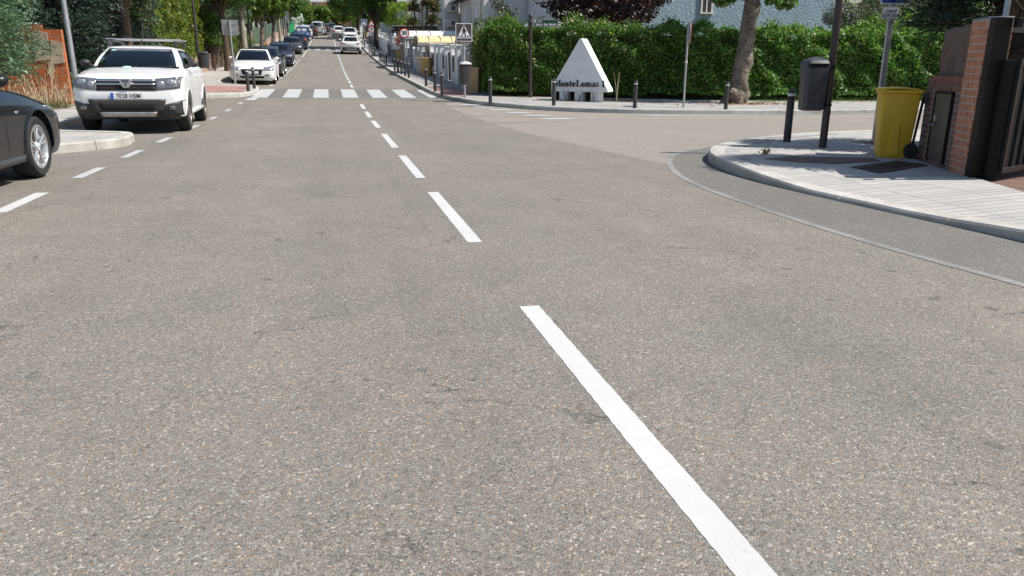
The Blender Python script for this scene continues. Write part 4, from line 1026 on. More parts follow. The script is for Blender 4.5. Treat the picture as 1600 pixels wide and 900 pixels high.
def conifer(name, label, x, y, h, r, n, leaf, z0=.3, ln=.5, k=14, size=.16, group=None, trunk=True, dz=PAVE, top_r=.25, skirt=1.0, aspect=.3, core=.55):
    root = thing(name, label, 'tree', at(x, y, dz), 0, group)
    z = z0+(h-z0)*RNG.uniform(0, 1, n)**1.15; a = RNG.uniform(0, 2*PI, n); t = (z-z0)/(h-z0)
    rr = r*(1-(1-top_r)*t**1.4)*(.75+.3*np.sin(a*3+z*2.2)*.6+.12*np.sin(z*5+a*2))*np.minimum(1, .55+t*4*skirt)
    q = RNG.uniform(.45, 1.0, n)
    B = np.stack([np.cos(a)*rr*q, np.sin(a)*rr*q, z], 1); D = unit(np.stack([np.cos(a), np.sin(a), RNG.uniform(-.15, .45, n)], 1)+RNG.normal(size=(n, 3))*.25)
    v, f = sprays(B, D, ln*RNG.uniform(.6, 1.2, n), k, size, aspect)
    big_mesh('crown', v, f, MT[leaf], None, root)
    m = MB(); m.tube([(0, 0, -.05), (.03, .02, h*.4), (0, 0, h*.95)], [.16, .12, .02], 9)
    for i in range(26):
        aa = i*2.4; zz = z0+(h*.85-z0)*i/26; l = r*.8*(1-zz/h*.7); m.tube([(0, 0, zz), (math.cos(aa)*l*.6, math.sin(aa)*l*.6, zz+.1), (math.cos(aa)*l, math.sin(aa)*l, zz+.05)], [.04, .025, .008], 5)
    m.build('trunk', MT['barkdark'], root, smooth=60)
    return root
def shrub(name, label, x, y, rad, n, size, leaf, zc, group=None, cat='bush', nclump=14, dz=PAVE, stem=True):
    root = thing(name, label, cat, at(x, y, dz), 0, group)
    cl, cs, P, dd = crown_points((0, 0, zc), rad, nclump, n, .42); P[:, 2] = np.maximum(P[:, 2], .04)
    v, q = leaves(P, size, dd+np.array([0, 0, .3]), .7, .6, .1); big_mesh('foliage', v, q, MT[leaf], None, root)
    m = MB()
    for c_ in cl[:8]: m.tube([(0, 0, -.03), tuple(Vector(c_)*.5), tuple(c_)], [.03, .02, .006], 5)
    m.build('stem', MT['barkbrown'], root, smooth=60); return root

# ------------------------------------------------------------------ right corner: wall, pillar, gate
WA = math.atan2(.915, .403); WO = (6.70, 6.82)
wz = H(*WO)+PAVE-.02
w = thing('brick_wall', 'low brick wall with steel cabinet door behind the yellow wheeled bin', 'wall', (*WO, wz), WA)
m = MB(); m.box((1.21, -.17, .47), (1.14, .22, .98)); m.build('wall', MT['brickdark'], w)
m = MB()
for i in range(17): m.box((.68+i*.0675, -.15, 1.01), (.056, .28, .11))
m.build('coping', M('soldier_brick', (.27, .115, .08), .85, 0, .5, 12, .5, 50, .006), w, bevel=.004)
d = MB(); d.box((1.27, -.05, .46), (.52, .03, .80)); dd = d.build('cabinet_door', MT['door'], w, bevel=.005)
d = MB(); d.box((1.27, -.052, .87), (.58, .05, .03)); d.box((.995, -.052, .46), (.03, .05, .84)); d.box((1.545, -.052, .46), (.03, .05, .84)); d.build('door_frame', MT['steel'], dd)
d = MB(); d.box((1.43, -.028, .56), (.05, .03, .08)); d.lathe([(.001, .02), (.018, .018), (.02, 0)], 12, 'Y', (1.43, -.02, .48)); d.build('lock', MT['galv'], dd, bevel=.004)
m = MB(); P = []
for i in range(24):
    x = lerp(.64, 1.80, i/23); P.append([(x, -.10+.018*math.sin(i*1.3)*(1-j/9)+.012*math.sin(i*.7+j), lerp(1.0+.03*math.sin(i*2.1), 1.655+.004*math.sin(i*.9)-.05*(i/23), j/9)) for j in range(10)])
m.grid(P, 24, 10); m.build('shade_cloth', MT['fabric'], w, smooth=60, solid=.004)
m = MB()
for x in (.70, 1.2, 1.74): m.box((x, -.16, 1.34), (.035, .035, .62))
m.build('fence_post', MT['steel'], w)
p = thing('brick_pillar', 'orange brick gate pillar with zinc cap at the driveway entrance', 'pillar', (*WO, wz), WA)
m = MB()
for i in range(21):
    j = .004*math.sin(i*7.3); z = .036+i*.0785
    if i % 2: m.box((.425, -.12+j*.4, z), (.45, .24, .0665))
    else:
        m.box((.310+j, -.12, z), (.218, .24, .0665)); m.box((.541+j, -.12+j*.4, z), (.216, .24, .0665))
m.build('brick_courses', M('clay_brick', (.58, .23, .125), .85, 0, .4, 9, .5, 50, .006), p, bevel=.004)
m = MB(); m.box((.425, -.12, .83), (.446, .234, 1.65)); m.build('mortar', M('lime_mortar', (.50, .46, .40), .95, 0, .25, 20, .5, 80, .005), p)
m = MB(); m.box((.425, -.12, 1.666), (.455, .245, .022)); m.build('cap', MT['plasticgrey'], p, bevel=.004)
# gate post and leaf, swung open into the drive
g = thing('steel_gate', 'dark ribbed steel gate swung open beside the orange brick pillar', 'gate', (*WO, wz), WA)
m = MB(); m.box((.105, -.085, .83), (.155, .16, 1.66)); m.build('gate_post', MT['steel'], g, bevel=.006)
m = MB(); m.box((-.07, -.16, .62), (.085, .10, 1.24)); m.build('hinge_post', MT['black'], g, bevel=.006)
m = MB(); m.box((-.06, -.18, 1.60), (.10, .05, .09)); m.box((-.02, -.14, 1.22), (.14, .05, .03)); m.build('bracket', MT['steel'], g, bevel=.004)
ga = math.atan2(.4, .91)-WA; gl = bpy.data.objects.new('gate_leaf', None)
bpy.data.objects.remove(gl)
lm = Matrix.Rotation(ga, 3, 'Z'); gx0 = Vector((-.10, -.23, 0))
def glp(x, y, z): q = lm @ Vector((x, y, 0)); return (gx0.x+q.x, gx0.y+q.y, z)
m = MB()
for z, hh in ((1.215, .07), (.11, .06)): m.box(glp(1.3, 0, z), (2.6, .06, hh), 0, 0, lm)
for x in (.03, 2.57): m.box(glp(x, 0, .66), (.06, .058, 1.04), 0, 0, lm)
m.build('gate_frame', MT['steel'], g, bevel=.004)
m = MB(); P = []
for i in range(105):
    x = .06+i*2.48/104; ph = (i % 8); dpt = .02 if ph in (0, 1) else -.006; P.append([glp(x, -dpt, .14), glp(x, -dpt, 1.18)])
m.grid(P, 105, 2); m.build('ribbed_panel', MT['black'], g, smooth=0, solid=.003)
r_ = thing('reed_screen', 'reed screen on dark boards rising behind the open steel gate', 'screen', (8.02, 8.05, H(7.5, 8)+PAVE), math.atan2(.4, .91))
m = MB()
for i in range(330):
    x = .0+i*3.0/330; hh = 2.55+random.uniform(-.15, .1); t_ = random.uniform(-.012, .012); m.tube([(x, random.uniform(-.01, .01), 0), (x+t_*2, random.uniform(-.014, .014), hh)], random.uniform(.0035, .0065), 4, 0, False)
m.build('reeds', MT['reed'], r_, smooth=60)
m = MB(); m.box((1.5, -.04, 1.62), (3.0, .03, .12)); m.build('rail', MT['wood'], r_, bevel=.004)
m = MB(); m.box((1.5, .03, 1.25), (3.0, .01, 2.4)); m.build('backing', MT['fabric'], r_)
m = MB(); m.tube([(.02, -.06, 1.95), (.3, -.06, 1.84), (1.0, -.06, 1.78), (2.0, -.06, 1.86)], .006, 5); m.build('rope', MT['straw'], r_)
m = MB(); m.box((-.05, -.02, 1.45), (.05, .05, 2.9)); m.build('post', M('pale_blue_plastic', (.45, .52, .56), .5), r_)
m = MB(); P = []
for i in range(30):
    x = lerp(.0, 2.4, i/29); P.append([(x, -.18-.05*math.sin(i*.8+j*.9)-.03*j, lerp(1.34, 1.52+.05*math.sin(i*.45), j/6)-(.03*abs(math.sin(i*.55)))*(1-j/6)) for j in range(7)])
m.grid(P, 30, 7); m.build('folded_cloth', MT['fabric'], r_, smooth=60, solid=.005)
sw = thing('side_wall', 'brick boundary wall running along the side street behind the bin', 'wall', (7.44, 8.53, wz), math.atan2(1.95, 2.0))
m = MB(); m.box((1.6, -.14, .45), (3.1, .22, 1.0)); m.build('wall', MT['brickdark'], sw)
conifer('conifer', 'dark green conifer crown above the brown shade cloth', 9.55, 9.65, 4.0, 1.3, 1500, 'leaf_pine', 1.75, .45, 22, .085, dz=PAVE, skirt=3, aspect=.3)
conifer('conifer', 'dark conifer in the garden behind the open gate leaf', 9.0, 7.4, 5.2, 1.05, 1500, 'leaf_pine', 2.2, .4, 20, .085, dz=PAVE, skirt=3, aspect=.3)

# wheeled bins
def wheelie(name, label, mat, lid, x, y, rz, group=None, s=1.0, open_lid=False, cat='bin'):
    root = thing(name, label, cat, at(x, y), rz, group); m = MB(); P = []
    prof = [(0, .19, .20), (.03, .205, .215), (.55, .228, .25), (.83, .24, .268)]
    for z, hx, hy in prof:
        ring = []
        for cx_, cy_, a0 in ((1, -1, -90), (1, 1, 0), (-1, 1, 90), (-1, -1, 180)):
            for k in range(4):
                a = R(a0+30*k); rr = .035; ring.append((cx_*(hx-rr)+math.cos(a)*rr, cy_*(hy-rr)+math.sin(a)*rr, z))
        P.append(ring)
    m.grid(P, 4, 16, 0, True); m.f += [tuple(range(16)), tuple(48+i for i in range(16))]; m.m += [0, 0]
    m.build('body', mat, root, smooth=50)
    for sx in (-1, 1):                                            # raised panel on the flanks
        m = MB(); m.add([(sx*.199, -.10, .03), (sx*.201, .07, .03), (sx*.235, .03, .47), (sx*.235, -.08, .47), (sx*.222, -.09, .04), (sx*.222, .06, .04), (sx*.246, .022, .455), (sx*.246, -.072, .455)], [(4, 5, 6, 7), (0, 1, 5, 4), (1, 2, 6, 5), (2, 3, 7, 6), (3, 0, 4, 7)])
        m.build('side_panel', mat, root, smooth=0, bevel=.004)
    m = MB(); m.box((0, -.0, .845), (.53, .57, .05)); m.build('rim', mat, root, bevel=.014)
    m = MB(); rows = []
    for i in range(9):
        yy = lerp(-.315, .29, i/8); zz = .032*math.sin(PI*min(1, i/8*1.0+.06))+.0; rows.append([(lerp(-.27, .27, j/6), yy, .858+zz*(1-.25*abs(j-3)/3)) for j in range(7)])
    m.grid(rows, 9, 7); o = m.build('lid', lid, root, smooth=50, solid=.018)
    if open_lid: o.rotation_euler = (R(-62), 0, 0); o.location = (0, .26-.26*math.cos(R(62)), .87-.26*math.sin(R(62))-.2)
    m = MB()
    for sx in (-1, 1): m.tube([(sx*.21, .27, .84), (sx*.21, .34, .80), (sx*.21, .33, .70)], .02, 7)
    m.tube([(-.22, .345, .81), (.22, .345, .81)], .016, 8); m.build('handle', MT['plasticdark'], root, smooth=50)
    for sx in (-1, 1):
        m = MB(); m.lathe([(.001, -.03), (.075, -.03), (.1, -.022), (.1, .022), (.075, .03), (.001, .03)], 22, 'X'); m.build('wheel', MT['rubber'], root, loc=(sx*.24, .225, .1), smooth=40)
    m = MB(); m.tube([(-.22, .225, .1), (.22, .225, .1)], .012, 8); m.tube([(-.19, .24, .1), (-.19, .31, .78)], .02, 6); m.tube([(.19, .24, .1), (.19, .31, .78)], .02, 6); m.build('axle', MT['black'], root)
    return root
wheelie('wheeled_bin', 'bright yellow wheeled bin standing against the brick corner wall', MT['yellow'], MT['yellow'], 7.30, 8.80, R(-119)).scale = (.88, .86, 1)
BG = 'wheeled bins along the far garden walls'
wheelie('wheeled_bin', 'sun-bleached tan bin half swallowed by the hedge corner', MT['beige'], MT['beige'], 5.22, 28.3, R(-20), BG)
wheelie('wheeled_bin', 'tan wheeled bin under the yellow canopy beside a white gate pillar', MT['orange'], MT['orange'], 5.17, 41.6, R(-30), BG)
wheelie('wheeled_bin', 'grey wheeled bin tucked behind the tan one under the yellow canopy', MT['binlid'], MT['orange'], 5.0, 42.4, R(-30), BG)
wheelie('wheeled_bin', 'tan wheeled bin with its dark lid thrown open', MT['orange'], MT['plasticdark'], 5.25, 57.2, R(-25), BG, open_lid=True)
wheelie('wheeled_bin', 'plain grey wheeled bin left of the open tan bin', MT['plasticgrey'], MT['plasticgrey'], 4.95, 58.2, R(-25), BG)
wheelie('wheeled_bin', 'grey wheeled bin with olive lid near tree trunk', MT['plasticgrey'], MT['greylid'], 5.45, 68.5, R(-20), BG)
wheelie('wheeled_bin', 'all grey wheeled bin farthest up the right pavement behind bollards', MT['plasticgrey'], MT['plasticgrey'], 5.0, 90, R(-10), BG)
wheelie('wheeled_bin', 'small mustard bin beneath the blue crossing sign far away', MT['orange'], MT['plasticgrey'], 5.15, 104, R(0), BG)
wheelie('wheeled_bin', 'orange wheeled bin on left pavement between tree trunks', MT['orange'], MT['orange'], -4.75, 66.5, R(10), BG)

# bollards
def make_bollard(label):
    root = thing('bollard', label, 'bollard', (0, 0, 0)); m = MB()
    m.lathe([(.058, -.03), (.056, .01), (.055, .655)], 18); m.lathe([(.055, .69), (.055, .738), (.046, .75), (.001, .752)], 18)
    m.build('post', MT['bollard'], root, smooth=40)
    m = MB(); m.lathe([(.0525, .655), (.0525, .69)], 18); m.build('band', MT['reflect'], root, smooth=60)
    m = MB(); m.lathe([(.0565, .615), (.0565, .628)], 18); m.build('groove', MT['black'], root, smooth=60)
    return root
b0 = make_bollard('thick bollard on the paved corner beside the brown litter bin post'); b0.location = at(7.08, 10.9); b0.scale = (1.05, 1.05, 1.09); b0['group'] = 'dark street bollards'
bols = [(4.82, 23.33, 'bollard at the hedge corner, right of the pole litter bin'), (6.4, 21.82, 'bollard at left end of the white triangular monument'), (8.47, 20.69, 'bollard between white monument and the edge-on road sign'), (11.01, 20.13, 'bollard in front of the thick plane tree trunk'),
 (3.92, 31.92, 'farthest of three bollards at right end of zebra crossing'), (3.87, 28.83, 'middle of three bollards at right end of zebra crossing'), (3.88, 27.08, 'nearest of three bollards at right end of zebra crossing')]
for i, yy in enumerate((38.6, 40.4, 42.4, 44.5, 46.6)): bols.append((3.9, yy, ['nearest bollard of the row of five around the 30 sign', 'second nearest bollard of the row of five around the 30 sign', 'middle bollard of the row of five around the 30 sign', 'fourth bollard of the row of five around the 30 sign', 'farthest bollard of the row of five around the 30 sign'][i]))
for i, yy in enumerate((53.3, 55.2, 57.2, 59.4)): bols.append((3.92, yy, ['nearest bollard of the row of four before tan open bin', 'second bollard of the row of four before tan open bin', 'third bollard of the row of four before tan open bin', 'farthest bollard of the row of four before tan open bin'][i]))
for i, yy in enumerate((66.5, 69, 71.7, 74.6)): bols.append((3.98, yy, ['nearest bollard of the distant row beside olive-lidded bin', 'second bollard of the distant row beside olive-lidded bin', 'third bollard of the distant row beside olive-lidded bin', 'farthest bollard of the distant row beside olive-lidded bin'][i]))
for i, yy in enumerate((83.5, 87, 91)): bols.append((4.0, yy, ['nearest bollard of the last row beneath the bump warning sign', 'middle bollard of the last row beneath the bump warning sign', 'farthest bollard of the last row beneath the bump warning sign'][i]))
bols += [(-2.68, 28.33, 'nearer of two bollards in front of the white saloon'), (-2.61, 29.9, 'farther of two bollards in front of the white saloon')]
for x, y_, lab in bols: again(b0, at(x, y_), lab).scale = (1, 1, 1)

# lamp posts, poles and signs
def pole(name, label, x, y_, h, r0, r1, mat, cat='lamp post', collar=None, group=None):
    root = thing(name, label, cat, at(x, y_), 0, group); m = MB(); m.tube([(0, 0, -.03), (0, 0, h)], [r0, r1], 16); m.build('shaft', mat, root, smooth=60)
    if collar:
        m = MB()
        for z in collar: m.lathe([(r0, z-.05), (r0*1.5, z-.03), (r0*1.5, z+.03), (r0, z+.05)], 14)
        m.build('collar', mat, root, smooth=50)
    return root
def lamp_head(root, h, mat):
    m = MB(); m.tube([(0, 0, h), (0, 0, h+.1)], [.05, .09], 12); m.lathe([(.09, h+.1), (.2, h+.5), (.24, h+.52), (.05, h+.68), (.001, h+.7)], 16); m.build('lamp_shade', mat, root, smooth=40)
lp = pole('steel_post', 'dark brown post holding the charcoal litter bin', 7.08, 9.97, 2.9, .054, .05, MT['post'], 'post', collar=(2.7,))
def litter_bin(label, x, y_, zb, zt, w, d, mat, lid, rz=0, strap=None, group=None, nf=28):
    root = thing('litter_bin', label, 'litter bin', at(x, y_, PAVE+zb), rz, group); hgt = zt-zb
    def ring(z, k, n=None):
        out = []; n = nf
        for i in range(n):
            a = 2*PI*(i+.5)/n; ca, sa = math.cos(a), math.sin(a); e = .55
            f = 1.0-(.035 if i % 7 == 3 and n == 28 else 0)
            out.append((math.copysign(abs(ca)**e, ca)*w/2*k*f, math.copysign(abs(sa)**e, sa)*d/2*k*f, z))
        return out
    m = MB(); prof = [(0, .80), (.012, .88), (.04, .92), (hgt*.80, 1.0), (hgt*.80, .93)]
    m.grid([ring(z, k) for z, k in prof], len(prof), nf, 0, True); m.f.append(tuple(range(nf))); m.m.append(0)
    m.build('body', mat, root, smooth=30)
    m = MB(); prof = [(hgt*.80, .90), (hgt*.865, .90)]; m.grid([ring(z, k) for z, k in prof], 2, nf, 0, True); m.build('opening', MT['arch'], root, smooth=30)
    m = MB(); prof = [(hgt*.865, 1.0), (hgt*.875, 1.05), (hgt*.93, .90), (hgt*.985, .42), (hgt, .05)]; m.grid([ring(z, k) for z, k in prof], len(prof), nf, 0, True); m.build('lid', lid, root, smooth=30)
    for sx in (-1, 1): m = MB(); m.box((sx*w*.42, 0, hgt*.83), (w*.1, d*.8, hgt*.12)); m.build('lid_support', mat, root)
    if strap is not None:
        m = MB()
        for z in (.1*hgt, .8*hgt): m.lathe([(.062, z-.012), (.066, z-.012), (.066, z+.012), (.062, z+.012)], 16, 'Z', strap); m.box((strap[0]*.62, strap[1]*.62, z), (abs(strap[0])*.6+.03, abs(strap[1])*.6+.03, .03))
        m.build('strap', MT['black'], root)
    return root
LG = 'post-mounted litter bins'
litter_bin('charcoal plastic litter bin strapped to the near brown post', 6.83, 10.0, .54, 1.29, .36, .30, MT['plasticdark'], MT['plasticdark'], R(-8), (.245, .0, 0), LG, nf=10)
litter_bin('dark brown litter bin with pale lid under the zebra crossing sign', 4.40, 25.28, .44, 1.17, .40, .30, MT['binbrown'], MT['binlid'], 0, (0, .21, 0), LG)
litter_bin('dark litter bin on the lamp post beside the white off-road car', -4.93, 35.0, .5, 1.18, .34, .28, MT['plasticdark'], MT['plasticdark'], 0, (-.22, 0, 0), LG)
litter_bin('small dark litter bin far up the left pavement by green fence', -4.7, 108, .5, 1.6, .5, .4, MT['plasticdark'], MT['plasticdark'], 0, None, LG)
PG = 'slim lamp posts on the left pavement'
o = pole('street_lamp', 'slim dark lamp post with collar left of yellow-green hedge end', -5.15, 35, 5.0, .06, .05, MT['bollard'], collar=(1.0, 2.0), group=PG); lamp_head(o, 5.0, MT['bollard'])
o = pole('street_lamp', 'second slim dark lamp post above the white saloon roof', -4.78, 55, 5.0, .06, .05, MT['bollard'], collar=(1.0, 2.2), group=PG); lamp_head(o, 5.0, MT['bollard'])
o = pole('street_lamp', 'grey slim post behind the orange bin on left pavement', -4.8, 82, 5.0, .07, .06, MT['plasticgrey'], group=PG); lamp_head(o, 5.0, MT['plasticgrey'])
o = pole('street_lamp', 'dark slim lamp post near the green fence', -4.75, 100, 5.5, .08, .07, MT['bollard'], group=PG); lamp_head(o, 5.5, MT['bollard'])
pole('steel_pole', 'galvanised pole leaning slightly behind the white off-road car', -5.82, 20.5, 5.0, .062, .055, MT['galv'], 'pole')

def sign_root(name, label, x, y_, h, r_, mat, rz=0, cat='road sign', square=False, group=None):
    root = thing(name, label, cat, at(x, y_), rz, group); m = MB()
    if square: m.box((0, 0, h/2-.02), (r_*2, r_*1.3, h+.04))
    else: m.tube([(0, 0, -.03), (0, 0, h)], r_, 12)
    m.build('post', mat, root, smooth=50, bevel=.006 if square else 0); return root
def rrect(w, h, r, cx=0, cz=0, n=5):
    out = []
    for sx, sz, a0 in ((1, -1, -90), (1, 1, 0), (-1, 1, 90), (-1, -1, 180)):
        for k in range(n): a = R(a0+90*k/(n-1)); out.append((cx+sx*(w/2-r)+math.cos(a)*r, cz+sz*(h/2-r)+math.sin(a)*r))
    return out
def circ(r, cx=0, cz=0, n=36): return [(cx+r*math.cos(2*PI*i/n), cz+r*math.sin(2*PI*i/n)) for i in range(n)]
def flat(nm, poly, y0, y1, mat, parent): m = MB(); m.prism(poly, y0, y1); return m.build(nm, mat, parent, smooth=0)
def walker(parent, cz, s, y, mat):
    m = MB(); add = lambda pts, dy=0: m.prism([(a*s, cz+b*s) for a, b in pts], y-.0022, y)
    m.prism([(a, b) for a, b in circ(.05*s, .0, cz+.33*s, 14)], y-.0022, y)
    add([(-.055, .26), (.045, .27), (.075, .05), (-.06, .04)])                    # torso
    add([(-.05, .25), (-.14, .08), (-.165, .02), (-.135, .01), (-.105, .07), (-.03, .18)])
    add([(.045, .25), (.115, .14), (.17, .06), (.145, .03), (.085, .10), (.03, .17)])
    add([(-.06, .06), (.02, .05), (-.06, -.10), (-.13, -.26), (-.18, -.25), (-.12, -.10)])
    add([(.0, .05), (.075, .06), (.09, -.08), (.15, -.25), (.10, -.27), (.03, -.10)])
    for i, x in enumerate((-.33, -.24, .24, .33, -.015, .07, -.1)):
        w_ = .035; add([(x*1.0-w_, -.28), (x+w_*.3, -.28), (x*.86+w_*.3, -.13 if abs(x) > .2 else -.2), (x*.86-w_*.6, -.13 if abs(x) > .2 else -.2)])
    return m.build('pictogram', mat, parent, smooth=0)
# zebra crossing sign
s = sign_root('crossing_sign', 'faded purple zebra crossing sign at the right end of the crossing', 4.40, 25.5, 2.30, .04, MT['galv'])
pl = flat('panel', rrect(.54, .56, .03, 0, 2.06), -.065, -.045, MT['white'], s)
flat('field', rrect(.50, .52, .02, 0, 2.06), -.068, -.0652, MT['signfaded'], pl)
flat('triangle', [(-.235, 1.875), (.235, 1.875), (0, 2.30)], -.0712, -.0682, MT['white'], pl); walker(pl, 2.045, .56, -.0714, MT['ink'])
# speed limit
def limit(label, x, y_, cz, r, h, name='speed_limit_sign'):
    s = sign_root(name, label, x, y_, h, .038, MT['galv']); add_limit(s, cz, r); return s
def add_limit(s, cz, r):
    d = flat('disc', circ(r, 0, cz), -.06, -.045, MT['signred'], s); flat('white_field', circ(r*.76, 0, cz), -.063, -.0603, MT['white'], d)
    text('number', '30', r*.98, MT['ink'], d, (0, -.0645, cz), .0008, .012*r/.28, (PI/2, 0, 0), 1.0)
limit('round red-rimmed 30 speed limit sign among the bollards', 4.24, 43.55, 2.12, .27, 2.3)
s = limit('bump warning triangle above a smaller 30 disc, far right pavement', 5.05, 88, 1.62, .33, 2.6, 'warning_sign')
t = flat('triangle', [(-.42, 1.92), (.42, 1.92), (0, 2.66)], -.06, -.045, MT['signred'], s); flat('white_field', [(-.27, 2.01), (.27, 2.01), (0, 2.48)], -.063, -.0603, MT['white'], t)
flat('bump_symbol', [(-.15, 2.04), (.15, 2.04), (.11, 2.08), (.05, 2.13), (-.05, 2.13), (-.11, 2.08)], -.066, -.0632, MT['ink'], t)
s = sign_root('crossing_sign', 'square blue crossing sign far up the right pavement', 4.78, 99, 2.3, .04, MT['galv'], R(10))
pl = flat('panel', rrect(.7, .7, .04, 0, 2.05), -.065, -.045, MT['white'], s); flat('field', rrect(.64, .64, .03, 0, 2.05), -.068, -.0652, MT['signblue'], pl)
flat('triangle', [(-.28, 1.82), (.28, 1.82), (0, 2.32)], -.0712, -.0682, MT['white'], pl); walker(pl, 2.03, .62, -.0714, MT['ink'])
# dead-end sign and its plate
s = sign_root('dead_end_sign', 'blue dead-end sign with a white street-closed plate on square post', 8.8, 11.03, 2.75, .042, MT['alum'], R(-14), square=True)
pl = flat('panel', rrect(.46, .62, .03, .02, 2.43), -.05, -.03, MT['white'], s); flat('field', rrect(.42, .58, .025, .02, 2.43), -.053, -.0502, MT['signblue'], pl)
flat('white_bar', [(-.03, 2.2), (.07, 2.2), (.07, 2.52), (-.03, 2.52)], -.056, -.0532, MT['white'], pl); flat('red_bar', [(-.11, 2.52), (.15, 2.52), (.15, 2.63), (-.11, 2.63)], -.056, -.0532, MT['signred'], pl)
p2 = flat('plate', rrect(.26, .19, .025, -.03, 1.99), -.05, -.03, MT['white'], s); flat('border', rrect(.244, .174, .022, -.03, 1.99), -.0525, -.0502, MT['ink'], p2); flat('plate_field', rrect(.232, .162, .018, -.03, 1.99), -.055, -.0527, MT['white'], p2)
text('lettering', 'CALLE', .062, MT['ink'], p2, (-.03, -.0565, 2.024), .0008, .0012, (PI/2, 0, 0), 1.1, .9)
text('lettering', 'CORTADA', .062, MT['ink'], p2, (-.03, -.0565, 1.955), .0008, .0012, (PI/2, 0, 0), 1.1, .88)
# street name sign
s = sign_root('street_name_sign', 'green street name sign on a dark brown post before the hedge', 6.75, 25.9, 2.62, .058, MT['post'], R(-12), 'street sign')
m = MB(); m.lathe([(.065, 2.58), (.075, 2.62), (.06, 2.68), (.02, 2.72), (.001, 2.73)], 14); m.build('finial', MT['post'], s, smooth=50)
for z in (.0, 2.35): m = MB(); m.lathe([(.06, z), (.075, z+.02), (.075, z+.12), (.06, z+.16)], 14); m.build('collar', MT['post'], s, smooth=50)
pl = flat('name_plate', [(.08, 2.30), (.92, 2.30), (.92, 2.52), (.08, 2.52)], -.02, .0, MT['alum'], s); flat('green_field', [(.12, 2.315), (.91, 2.315), (.91, 2.508), (.12, 2.508)], -.0225, -.0202, MT['signgreen'], pl)
text('street_type', 'Calle', .075, MT['white'], pl, (.29, -.0235, 2.462), .0006, .0012, (PI/2, 0, 0))
text('street_name', 'Isla de San Martín', .098, MT['white'], pl, (.515, -.0235, 2.368), .0006, .003, (PI/2, 0, 0), 1.0, .97)
flat('crest', [(.135, 2.43), (.165, 2.43), (.175, 2.48), (.165, 2.5), (.135, 2.5), (.125, 2.48)], -.0245, -.0226, MT['white'], pl)
pb = flat('picture_plate', [(-.23, 2.30), (-.07, 2.30), (-.07, 2.52), (-.23, 2.52)], -.02, .0, MT['leaf_lime'] if False else M('plate_green', (.1, .2, .08), .5, 0, .4, 9), s)
flat('hill', [(-.22, 2.31), (-.08, 2.31), (-.13, 2.42), (-.15, 2.42)], -.0225, -.0202, MT['white'], pb)
# no-entry sign seen edge-on
s = sign_root('no_entry_sign', 'red-faced road sign turned edge-on on a thin leaning pole', 10.11, 20.98, 2.35, .03, MT['galv'], R(71))
flat('back_plate', circ(.3, 0, 2.07), -.046, -.03, MT['galv'], s); d = flat('disc', circ(.3, 0, 2.07), -.062, -.0462, MT['signred'], s); flat('white_bar', [(-.22, 2.02), (.22, 2.02), (.22, 2.12), (-.22, 2.12)], -.065, -.0622, MT['white'], d)
m = MB(); m.box((0, .0, 2.07), (.12, .05, .5)); m.build('bracket', MT['galv'], s)
m = MB(); m.lathe([(.033, 1.25), (.036, 1.25), (.036, 1.31), (.033, 1.31)], 12); m.build('clamp', MT['reflect'], s)
# sign seen from behind, left
s = sign_root('crossing_sign', 'grey back of a square road sign before the white saloon', -3.52, 32.35, 2.38, .04, MT['galv'])
pl = flat('panel', rrect(.60, .56, .03, .0, 2.12), .045, .06, MT['galv'], s); m = MB(); m.box((0, .04, 2.25), (.5, .02, .04)); m.box((0, .04, 1.98), (.5, .02, .04)); m.build('bracket', MT['galv'], s)
flat('face', rrect(.56, .52, .02, 0, 2.12), .0602, .063, MT['signblue'], pl)
s = sign_root('crossing_sign', 'dark back of a square sign above the parked cars uphill', -3.75, 84, 3.3, .05, MT['galv'])
pl = flat('panel', rrect(.8, .8, .03, .0, 2.9), .045, .06, MT['plasticgrey'], s); flat('face', rrect(.7, .7, .02, 0, 2.9), .0602, .063, MT['signblue'], pl)

